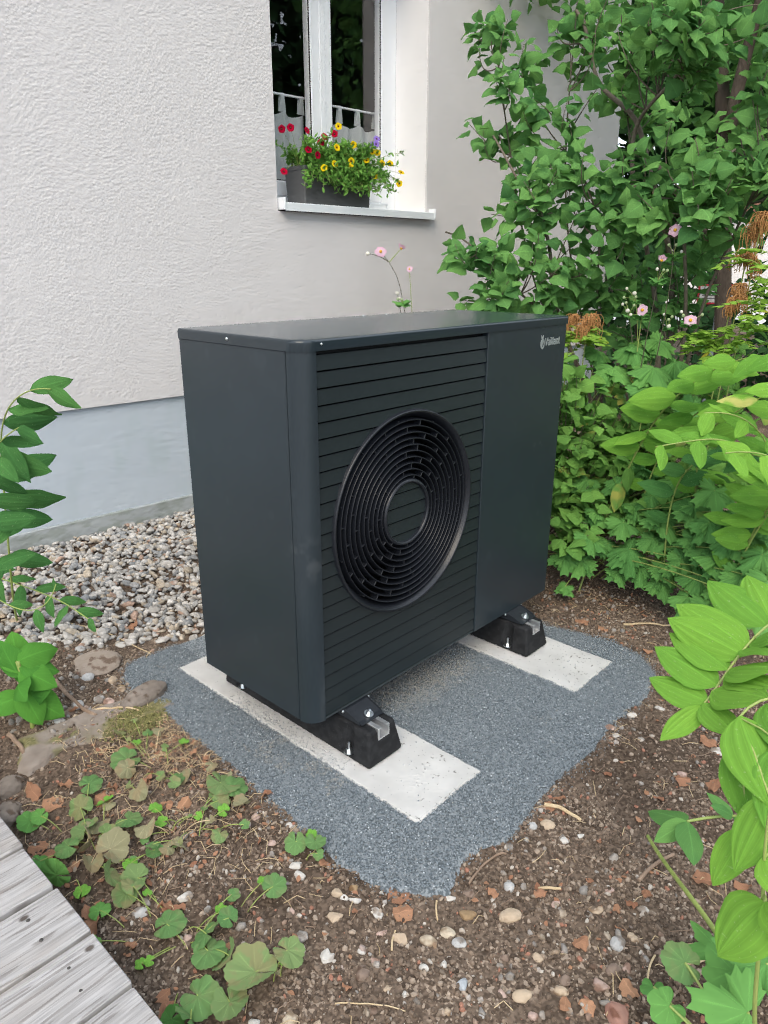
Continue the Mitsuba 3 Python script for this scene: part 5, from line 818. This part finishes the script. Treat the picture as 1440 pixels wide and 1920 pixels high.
for i, (x, y, a, b, kd) in enumerate(STONES):
    z = float(gh(x, y)); v, f = ICO[3] if a > .01 else ICO[2]; ang = .76+rng.uniform(-.5, .5); v = unit(v)
    lump = 1+.34*(meshkit.fbm(v*1.3+i*7.3, 3)-.5)*2*(.55 if kd in ('beige', 'cream', 'grey') else 1)+.05*(meshkit.fbm(v*4+i*3.1, 2)-.5)
    if kd in ('white', 'pink', 'tan', 'brown', 'red', 'amber', 'blue') :
        hu = unit(rng.normal(size=(15, 3))); hm = vf(m3.Manifold.hull_points(hu*rng.uniform(.85, 1.1, (15, 1)))); hv = trimesh.Trimesh(*hm, process=False); hv = hv.subdivide().subdivide(); hv = trimesh.smoothing.filter_laplacian(hv, iterations=2); v, f = np.array(hv.vertices), np.array(hv.faces); lump = 1+.10*(meshkit.fbm(v*4+i*3.1, 2)-.5); v = v*1.08
    ex = 1.0
    v = np.sign(v)*np.abs(v)**ex*lump[:, None]; S = np.array([a, max(b*1.25, a*.55), min(a, b)*.85]) if a > b else np.array([a, b*1.2, a*.8])
    if kd == 'slab': S = np.array([a*1.0, a*.9, .020])
    if kd == 'rock': S = np.array([.040, .036, .026])
    c, s = math.cos(ang), math.sin(ang)
    if a > b: c, s = math.cos(-.83+rng.uniform(-.25, .25)), math.sin(-.83+rng.uniform(-.25, .25))
    S = S*(.82 if kd not in ('slab', 'rock') else 1); v = v*S; v = np.column_stack([v[:, 0]*c-v[:, 1]*s, v[:, 0]*s+v[:, 1]*c, v[:, 2]])
    size = 'big' if a > .02 else 'small' if a < .0085 else ''
    shape = 'oval' if max(a, b)/min(a, b) > 1.35 else 'round' if kd in ('beige', 'cream', 'grey') else 'rough'
    lab_ = ' '.join(f"{size} {CW[kd]} {shape} stone {where(x, y)}".split()) if kd not in ('slab', 'rock') else ('large flat sandstone lying between pebbles and gravel bed' if kd == 'slab' else ('brown rock' if cnt.get('rock') else 'large brown rock')+' at the left edge beside the boardwalk')
    cnt[kd] = cnt.get(kd, 0)+1
    add('stone', (v+[x, y, z+S[2]*.05], f), 'stone_'+kd, None, True, label=lab_, cat='stone', group=lab_)
def ordinals(prefix, most=16):
    """look-alikes get their place in a row, counted from the left as seen in the photo"""
    n_lab = {}
    for k_, d_ in labels.items():
        if k_.startswith(prefix) and 'label' in d_: n_lab.setdefault(d_['label'], []).append(k_)
    ORD = 'leftmost second third fourth fifth sixth seventh eighth ninth tenth eleventh twelfth'.split()
    for lb, ks in n_lab.items():
        if len(ks) == 1: labels[ks[0]].pop('group', None); continue
        def px(k_): m_ = meshkit.WRITTEN[scene[k_]['filename']][0].mean(0)-CAM; return (m_@_r)/(m_@_f)
        ks = sorted(ks, key=px); n_ = len(ks)
        for i, k_ in enumerate(ks):
            o = 'rightmost' if i == n_-1 else ORD[i] if i < 12 and i <= n_//2+1 else ORD[n_-1-i]+' from the right'
            labels[k_]['label'] = (o+(' from the left' if 0 < i <= n_//2+1 and i < n_-1 and i < 12 else '')+' '+lb); labels[k_]['group'] = lb.replace('stone ', 'stones ').replace('leaf ', 'leaves ')
ordinals('stone'); ordinals('dry_leaf')
# half-buried slab with moss, and a clod of earth
def slab_mesh():
    nx, ny = 60, 36; X, Y_ = np.meshgrid(np.linspace(-1, 1, nx), np.linspace(-1, 1, ny), indexing='ij'); R_ = np.maximum(np.abs(X), np.abs(Y_))
    lx, ly = X*.205, Y_*.075; e = np.clip((1-R_)/.12, 0, 1); z = .018*e**.5+.016*(fz(np.stack([lx, ly], -1), 14, 3)-.5)
    lx, ly = lx*(1+.5*(fz(np.stack([X, Y_], -1), 1.6, 8)-.5)), ly*(1+.9*(fz(np.stack([X, Y_], -1), 1.9, 18)-.5)); c, s = math.cos(-.10), math.sin(-.10)
    return np.stack([-.275+lx*c-ly*s, .585+lx*s+ly*c, -.018+z], -1).reshape(-1, 3), grid_faces(nx, ny)
mat('mossy_slab', **princ(proc(lambda p, n, uv: mix(mix((.20, .165, .14), (.33, .285, .25), fbm(p.x*30, p.y*30, p.z*30, 4)), mix((.13, .125, .060), (.24, .215, .105), noise(p.x*180, p.y*180, 1)), smoothstep(.55, .70, fbm(p.x*11, p.y*11, 7)+.35*smoothstep(-.30, -.18, p.x)*smoothstep(.60, .53, p.y)))), .95, spec=.2, bump=proc(lambda p, n, uv: fbm(p.x*120, p.y*120, p.z*120)), scale=.006))
add('stone_slab', slab_mesh(), 'mossy_slab', None, True, label='half-buried grey-brown stone slab with a yellow-green mossy edge, left of the gravel', cat='stone slab')
n = 1500; rng = np.random.default_rng(91); q = np.column_stack([rng.normal(-.20, .035, n), rng.normal(.505, .028, n)]); sz = rng.uniform(.0016, .0034, n)
me, uv = scatter(ICO[0], np.column_stack([q, gh(q[:, 0], q[:, 1])+.004+.006*rng.random(n)]), rand_rot(rng, n), sz[:, None]*[1, 1, 1.2], .2, rng)
mat('moss', **princ(proc(lambda p, n, uv: mix((.12, .12, .050), (.24, .225, .095), cell_rand(dr.floor(uv.x), 2))), .95, spec=.1))
add('moss_cushion', me, 'moss', None, False, uv, label='cushion of yellow-green moss at the edge of the slab', cat='moss', kind='stuff')
# clod of earth
v, f = ICO[3]; v = unit(v)*(1+.35*(meshkit.fbm(unit(v)*2.2, 4)-.5))[:, None]*[.075, .035, .032]; c, s = math.cos(.1), math.sin(.1)
add('earth_clod', (np.column_stack([v[:, 0]*c-v[:, 1]*s-.122, v[:, 0]*s+v[:, 1]*c+.598, v[:, 2]+.006]), f), 'stone_rock', None, True, label='brown crumbling clod of earth at the back left edge of the gravel bed', cat='earth clod')
# litter: straw bits and needles, broken leaf scraps
rng = np.random.default_rng(95); n = 2600; cl = rng.choice(7, n, p=[.36, .18, .12, .10, .08, .10, .06]); cen = np.array([[-.20, .40], [-.28, .20], [-.33, -.05], [.30, -.85], [1.05, -.6], [1.35, -.05], [-.13, .33]]); sp = np.array([.10, .16, .20, .35, .3, .22, .07])
q = cen[cl]+rng.normal(size=(n, 2))*sp[cl][:, None]; ok = (sdist(q) < -.004) & (q[:, 0] > -.60); q = q[ok]; ms = []
for x, y in q:
    a = rng.uniform(0, 6.28); l = rng.uniform(.010, .055); o = np.array([math.cos(a), math.sin(a)])*l/2; m_ = rng.normal(size=2)*l*.12; z = float(gh(x, y))+.003
    ms.append(tube(np.array([[x-o[0], y-o[1], z-.001], [x+m_[0], y+m_[1], z+rng.uniform(.001, .010)], [x+o[0], y+o[1], z]]), rng.uniform(.0005, .0010), 4))
h = len(ms)//2
add('straw_litter', cat_(ms[:h]), 'straw', None, True, label='thin pale straws and rootlets scattered over the soil', cat='plant litter', kind='stuff'); add('twig_litter', cat_(ms[h:]), 'dry_twig', None, True, label='thin brown needles and twig bits scattered over the soil', cat='plant litter', kind='stuff')
n = 1000; cl = rng.integers(0, 8, n); cen = np.vstack([cen, [[1.5, .05]]]); sp = np.append(sp, .2); q = cen[cl]+rng.normal(size=(n, 2))*sp[cl][:, None]*1.1; ok = (sdist(q) < -.006) & (q[:, 0] > -.60); q = q[ok]; m_ = len(q); a = rng.uniform(0, 6.28, m_)
V, uv = make_leaves(BL['tiny'], np.column_stack([q, gh(q[:, 0], q[:, 1])+.004]), np.column_stack([np.cos(a), np.sin(a), rng.normal(size=m_)*.25]), UP+rng.normal(size=(m_, 3))*.35, rng.uniform(.006, .020, m_), 1, rng.uniform(-.5, .5, m_), rng.uniform(-.8, .8, m_), 0, 75000)
put_leaves(None, 'x', BL['tiny'], V, uv, 'dry_leaf', 0) if False else add('leaf_litter', (V.reshape(-1, 3), (BL['tiny']['f'][None]+(np.arange(m_)*V.shape[1])[:, None, None]).reshape(-1, 3)), 'dry_leaf', None, True, uv.reshape(-1, 2), label='scraps of rusty dead leaves strewn over the soil', cat='leaf litter', kind='stuff')
# small stones between the named ones
rng = np.random.default_rng(97); n = 1300; q = np.column_stack([rng.uniform(-.5, 1.5, n), rng.uniform(-1.1, .1, n)]); ok = (sdist(q) < -.01) & (rng.random(n) < np.clip((fz(q, 3, 12)-.25)*2.2, .1, 1)) & (q[:, 0] > -.5); q = q[ok]
q = np.vstack([q, np.column_stack([rng.uniform(-.5, -.05, 170), rng.uniform(.55, 1.05, 170)])]); m_ = len(q); sz = .004+.008*rng.random(m_)**2.2
mat('soil_pebble', **princ(proc(lambda p, n, uv: (pebble_col(dr.floor(uv.x))*.55+crumb_col(dr.floor(uv.x))*.35)*mix((.7, .66, .62), (1.05, 1.05, 1.05), smoothstep(.3, .6, fbm(p.x*80, p.y*80, p.z*80)))), .85, spec=.25))
me, uv = scatter_rocks(np.column_stack([q, gh(q[:, 0], q[:, 1])+sz*.12]), rand_rot(rng, m_), sz[:, None]*np.column_stack([rng.uniform(.9, 1.3, m_), rng.uniform(.7, 1, m_), rng.uniform(.55, .9, m_)]), .06, rng)
add('soil_pebbles', me, 'soil_pebble', None, True, uv, label='small pebbles scattered through the soil in front of the gravel', cat='pebbles', kind='stuff')

# ------------------------------------------------------------------ plants in the lower right corner
rng = np.random.default_rng(101)
nl = NEARLEAVES; gp = thing('lobed_leaf_plant', 'low plant with a large dark maple-like leaf in the bottom right corner', 'plant')
r0 = np.array([-.10, -1.10, -.02])
for c, s, T_, m_, d in (((-.10, -1.03, .20), .13, 'anemone', 'anemone_green', (-.3, .6, 0)), ((-.03, -1.03, .23), .12, 'maple', 'anemone_green', (-.1, .6, 0)), (nl['small'][0], .075, 'mantle', 'mantle_green', (-.3, .5, .1)), (nl['small'][1], .07, 'small', 'anemone_green', (-.6, .2, -.1)), (nl['small'][2], .05, 'small', 'anemone_green', (-.5, -.2, 0)), ((-.02, -.99, .17), .10, 'small', 'anemone_green', (.2, .5, 0)), ((-.16, -.96, .10), .08, 'mantle', 'mantle_green', (-.5, -.1, 0)), ((.05, -.95, .12), .10, 'maple', 'anemone_green', (.3, .6, 0))):
    V, uv = palmate(LB[T_], c, d, UP+np.array([-.35, -.3, 0])+rng.normal(size=3)*.1, s, -.12, .08, .03, nid, rng); nid += 1
    add('leaf', (V, LB[T_]['f']), m_, gp, True, uv); add('petiole', tube(spline([r0, (r0+c)/2+[0, 0, .03], c], 12), .0022, 6), 'green_stem', gp, True)

# ------------------------------------------------------------------ flower box on the sill
mat('box_grey', **princ(proc(lambda p, n, uv: mix((.075, .075, .078), (.105, .105, .108), fbm(p.x*20, p.y*20, p.z*60))), .45))
fb = thing('window_box', 'dark grey plastic window box standing on the white sill', 'window box')
U0, U1, V0, V1, ZB, ZTp = 1.535, 2.01, -.005, .170, 1.493, 1.668
rp = lambda u0, u1, v0, v1, r: ring_plan(u0, u1, v0, v1, [r]*4, 5)
sh = loft([(rp(U0+.014, U1-.014, V0+.012, V1-.012, .012), ZB), (rp(U0+.004, U1-.004, V0+.004, V1-.004, .014), ZTp-.02), (rp(U0, U1, V0, V1, .016), ZTp-.018), (rp(U0, U1, V0, V1, .016), ZTp), (rp(U0+.008, U1-.008, V0+.008, V1-.008, .012), ZTp), (rp(U0+.012, U1-.012, V0+.012, V1-.012, .01), ZTp-.025)])
add('trough', H(sh), 'box_grey', fb, smooth=30)
rng = np.random.default_rng(111)
def hp_(u, v, z): return HU*u+HV*(v+1.954)+UP*z
pt = thing('trailing_flowers', 'bushy trailing plants with red, yellow and violet flowers spilling over the window box', 'flowers')
nid = 111000; allV, alluv, stems = [], [], []
for j in range(240):
    u = rng.uniform(U0+.02, U1-.01); v = rng.uniform(V0+.01, V1-.02); b = hp_(u, v, ZTp-.02)
    sp_ = rng.uniform(0, 1); fwd = rng.uniform(-.11, .03); side = rng.normal()*.05-(.07 if u < 1.62 and rng.random() < .6 else 0)+(.10 if u > 1.93 and rng.random() < .75 else 0); hgt = rng.uniform(.04, .16) if sp_ < .6 else rng.uniform(.01, .05)
    e = b+HU*side+HV*fwd+UP*hgt if sp_ < .6 else b+HU*(side+.02)+HV*(-.03-rng.random()*.05+V0-v)+UP*rng.uniform(-.10, .02)
    m_ = (b+e)/2+UP*.035+(HV*-.02 if sp_ > .6 else 0); P = spline([b, m_, e], 16); stems.append(tube(P, .0011, 4))
    k_ = 26; i_ = rng.integers(3, 16, k_); d = unit(rng.normal(size=(k_, 3))+UP*.3-HV*.3); V, uv = make_leaves(BL['lance'], P[i_]+rng.normal(size=(k_, 3))*.004, d, UP+rng.normal(size=(k_, 3))*.5-HV*.4, rng.uniform(.018, .036, k_), 1.3, -.2, .4, 0, nid, rng); nid += k_; allV.append(V); alluv.append(uv)
V, uv = np.vstack(allV), np.vstack(alluv)
add('stems', cat_(stems), 'green_stem', pt, True, kind='stuff'); add('foliage', (V.reshape(-1, 3), (BL['lance']['f'][None]+(np.arange(len(V))*V.shape[1])[:, None, None]).reshape(-1, 3)), 'basket_green', pt, True, uv.reshape(-1, 2), kind='stuff')
for nm, a, b in (('red', (.42, .006, .035), (.30, .004, .02)), ('yellow', (.82, .60, .015), (.72, .36, .01)), ('violet', (.30, .20, .62), (.20, .10, .45))):
    mat('petal_'+nm, type='principledthin', base_color=proc((lambda a, b: lambda p, n, uv: mix(b, a, smoothstep(.1, .45, uv.y)))(a, b)), roughness=.6, diff_trans=.4)
mat('flower_throat', **princ(C(.10, .03, .01), .8))
FL = [('red', 1.415, .0, 1.815), ('red', 1.46, -.01, 1.825), ('red', 1.555, -.02, 1.822), ('red', 1.63, -.03, 1.775), ('red', 1.655, -.03, 1.805), ('red', 1.535, -.05, 1.732), ('red', 1.59, -.055, 1.712), ('red', 1.378, -.055, 1.622), ('yellow', 1.72, -.05, 1.76), ('red', 1.745, 0, 1.83), ('yellow', 1.93, -.04, 1.72),
      ('yellow', 1.79, .02, 1.872), ('yellow', 1.865, -.01, 1.79), ('yellow', 1.815, -.05, 1.705), ('yellow', 1.80, -.06, 1.672), ('yellow', 1.69, -.065, 1.682), ('yellow', 1.61, -.075, 1.655), ('yellow', 2.065, .02, 1.775), ('yellow', 2.075, -.01, 1.722), ('yellow', 2.135, -.01, 1.725), ('yellow', 2.20, -.03, 1.685), ('yellow', 2.185, -.03, 1.625), ('yellow', 1.98, -.05, 1.648), ('yellow', 2.00, -.01, 1.77),
      ('violet', 2.02, .01, 1.805), ('violet', 2.07, .03, 1.845), ('violet', 2.05, .015, 1.815)]
for nm, u, v, z in FL:
    c = hp_(u, v, z); fc = unit(unit(CAM-c)*.8-HV*.5+UP*.35+rng.normal(size=3)*.3); k = key_for(pt+'__flower'); a = unit(np.cross(fc, [.3, .2, .9])); b = np.cross(fc, a); n_ = 10
    ang = np.arange(n_)*2*np.pi/n_; rings = [(.0015, -.014), (.0045, -.004), (.0115, .0005), (.0185, -.001)]; W_ = 1+.07*np.cos(5*ang)
    P = np.vstack([c+fc*h+(r*W_)[:, None]*(np.cos(ang)[:, None]*a+np.sin(ang)[:, None]*b) for r, h in rings]); add('petals', (P, grid_faces(4, n_, True)), 'petal_'+nm, k, True, np.column_stack([np.full(40, .5), np.repeat([0, .15, .5, 1], n_)]))
    v_, f_ = ICO[1]; add('throat', (v_*.0040+c-fc*.003, f_), 'flower_throat', k, True)
    e = hp_(np.clip(u, U0+.02, U1-.02), .06, ZTp+.0); add('stalk', tube(spline([e, (e+c)/2+UP*.015, c-fc*.012], 8), .0009, 4), 'green_stem', k, True)

# ------------------------------------------------------------------ garden behind and around
def leaf_cloud(rng, ell, n, size, T_='far'):
    """n leaves spread through lumpy ellipsoids [(centre, radii)]"""
    w = np.array([np.prod(r)**.75 for _, r in ell]); w /= w.sum(); pick = rng.choice(len(ell), n, p=w); c = np.array([e[0] for e in ell])[pick]; r = np.array([e[1] for e in ell])[pick]
    d = unit(rng.normal(size=(n, 3))); q = rng.random(n)**.42; p = c+d*r*q[:, None]
    keep = meshkit.fbm(p*(1.1/np.mean(r)+.9), 3, 5) > .42; p, d = p[keep], d[keep]; m_ = len(p)
    return make_leaves(BL[T_], p, unit(rng.normal(size=(m_, 3))*[1, 1, .6]+d*.4-UP*.25), unit(UP*.8+d*.5+rng.normal(size=(m_, 3))*.5), size*rng.uniform(.7, 1.25, m_), 1.15, rng.uniform(-.4, .1, m_), rng.uniform(.1, .8, m_), 0, 200000)
def crown(parent, rng, ell, n, size, m_='tree_green', T_='far', nm='crown'):
    V, uv = leaf_cloud(rng, ell, n, size, T_); f = BL[T_]['f']; add(nm, (V.reshape(-1, 3), (f[None]+(np.arange(len(V))*V.shape[1])[:, None, None]).reshape(-1, 3)), m_, parent, True, uv.reshape(-1, 2), kind='stuff')
rng = np.random.default_rng(121)
tr_ = thing('garden_tree', 'dark-barked tree with a forked leaning trunk behind the lilac at the upper right', 'tree')
for i, s in enumerate(TRUNKS):
    p = np.array(s); p = np.vstack([[p[0, 0], p[0, 1], -.05], p]) if i == 0 else p; r = (.06, .042, .02)[i]; P = spline(p, 40); add('trunk' if i == 0 else 'branch', tube(P, np.linspace(r, r*.6, 40), 10), 'dark_bark', tr_, True)
tc = np.array(TRUNKS[0][2]); crown(tr_, rng, [(tc+o, (.75, .75, .5)) for o in ([.3, -.1, .9], [-.55, .5, 1.1], [.9, -.7, .9], [.2, .5, 1.7], [.5, -.2, .1], [1.0, -.9, .2])], 5200, .085, 'lilac_green', 'heart_lo')
BT = [((5.6, 3.2), 2.2, 'dark bushy evergreen behind the house corner'), ((8.0, 2.0), 2.9, 'broad dark tree in the background right of the house'), ((9.5, .0), 3.0, 'dark background tree at the far right edge'), ((12.5, 4.6), 3.4, 'farthest dark tree glimpsed through the lilac'), ((6.9, 5.6), 2.8, 'tall dark tree behind the house side wall')]
for (x, y), h, lb in BT:
    k = thing('background_tree', lb, 'tree'); add('trunk', tube(spline([[x, y, -.1], [x+.1, y, h*.5], [x-.05, y+.1, h*1.1]], 14), np.linspace(.12, .05, 14), 9), 'dark_bark', k, True)
    crown(k, rng, [(np.array([x, y, h])+rng.normal(size=3)*[.65, .65, .75]*h*.42, np.array([.85, .85, .75])*h*.38) for _ in range(7)], 6500, .17, 'tree_green', 'far')
hd = thing('background_hedge', 'dark leafy hedge low in the background under the lilac', 'hedge')
crown(hd, rng, [((4.6+.75*i, 1.9-.62*i, .55), (.75, .6, .75)) for i in range(6)], 9000, .085, 'tree_green', 'far', 'foliage')
# pale street and fence wall beyond the garden, seen through gaps
mat('pale_paving', **princ(proc(lambda p, n, uv: mix((.40, .38, .365), (.50, .48, .46), fbm(p.x*2, p.y*2, 1))), .9)); mat('pale_render', **princ(proc(lambda p, n, uv: mix((.60, .575, .56), (.68, .655, .64), fbm(p.x*2, p.y*2, p.z*2))), .9))
s_ = unit(np.array([.87, -.49, 0])); o_ = np.array([.49, .87, 0])
def gbox(c, hx, hy, z0, z1, ang): v, f = cbox(-hx, hx, -hy, hy, z0, z1, .01); cs, sn = math.cos(ang), math.sin(ang); return np.column_stack([v[:, 0]*cs-v[:, 1]*sn+c[0], v[:, 0]*sn+v[:, 1]*cs+c[1], v[:, 2]]), f
add('street', gbox((17, 7), 9, 3, -.08, .02, -1.05), 'pale_paving', None, label='pale street beyond the garden, glimpsed through the shrubs', kind='structure')
gw = thing('far_house', 'pale rendered house across the street, glimpsed through gaps in the leaves', 'house'); add('wall', gbox((22, 9), 8, 1.5, -.1, 2.6, -1.05), 'pale_render', gw); add('roof', gbox((22, 9), 8.4, 1.9, 2.61, 3.2, -1.05), 'roof_tile', gw)
mat('sign_red', **princ(C(.45, .02, .035), .5)); mat('sign_face', **princ(C(.55, .55, .55), .5)); mat('post_grey', **princ(C(.30, .34, .38), .4, metallic=.5)); mat('sign_grey', **princ(C(.16, .16, .17), .6))
sg = thing('sign', 'small pale notice board with a red border on a grey post among the shrubs', 'sign'); sc = np.array(SIGN); ang = math.radians(-47)
def sbx(u0, u1, d0, d1, z0, z1): v, f = cbox(u0, u1, d0, d1, z0, z1, .002); cs, sn = math.cos(ang), math.sin(ang); return np.column_stack([v[:, 0]*cs-v[:, 1]*sn+sc[0], v[:, 0]*sn+v[:, 1]*cs+sc[1], v[:, 2]+sc[2]]), f
add('panel', sbx(-.115, .115, 0, .006, -.065, .065), 'sign_red', sg); add('face', sbx(-.103, .103, -.003, -.0002, -.053, .053), 'sign_face', sg); add('post', sbx(.03, .055, .008, .03, -sc[2]-.05, .05), 'post_grey', sg)
for j, (w, zz) in enumerate(((.17, .030), (.15, .012), (.17, -.006), (.12, -.026))): add('print', sbx(-.085, -.085+w, -.0042, -.0033, zz-.004, zz+.004), 'sign_grey', sg)
# trees of the garden in front of the house, outside the frame, mirrored in the window panes
for (x, y), h, lb in (((2.6, -5.6), 4.2, 'nearest of the garden trees in front of the house, facing the heat pump'), ((4.6, -6.3), 4.4, 'tree standing between the nearest garden tree and those mirrored in the window'), ((6.2, -8.9), 4.4, 'first of the garden trees mirrored in the window panes'), ((8.2, -8.1), 4.7, 'second of the garden trees mirrored in the window panes'), ((10.2, -8.8), 4.6, 'third of the garden trees mirrored in the window panes'), ((12.2, -8.0), 4.8, 'last of the garden trees mirrored in the window panes')):
    k = thing('garden_tree', lb, 'tree'); add('trunk', tube(spline([[x, y, -.1], [x+.1, y, h*.5], [x-.05, y+.1, h*1.1]], 14), np.linspace(.16, .07, 14), 9), 'dark_bark', k, True)
    crown(k, rng, [(np.array([x, y, z_])+rng.normal(size=3)*.35, np.array([1.25, 1.1, 1.2])) for z_ in np.linspace(1.2, 6.6, 9)], 6800, .26, 'tree_green', 'far')
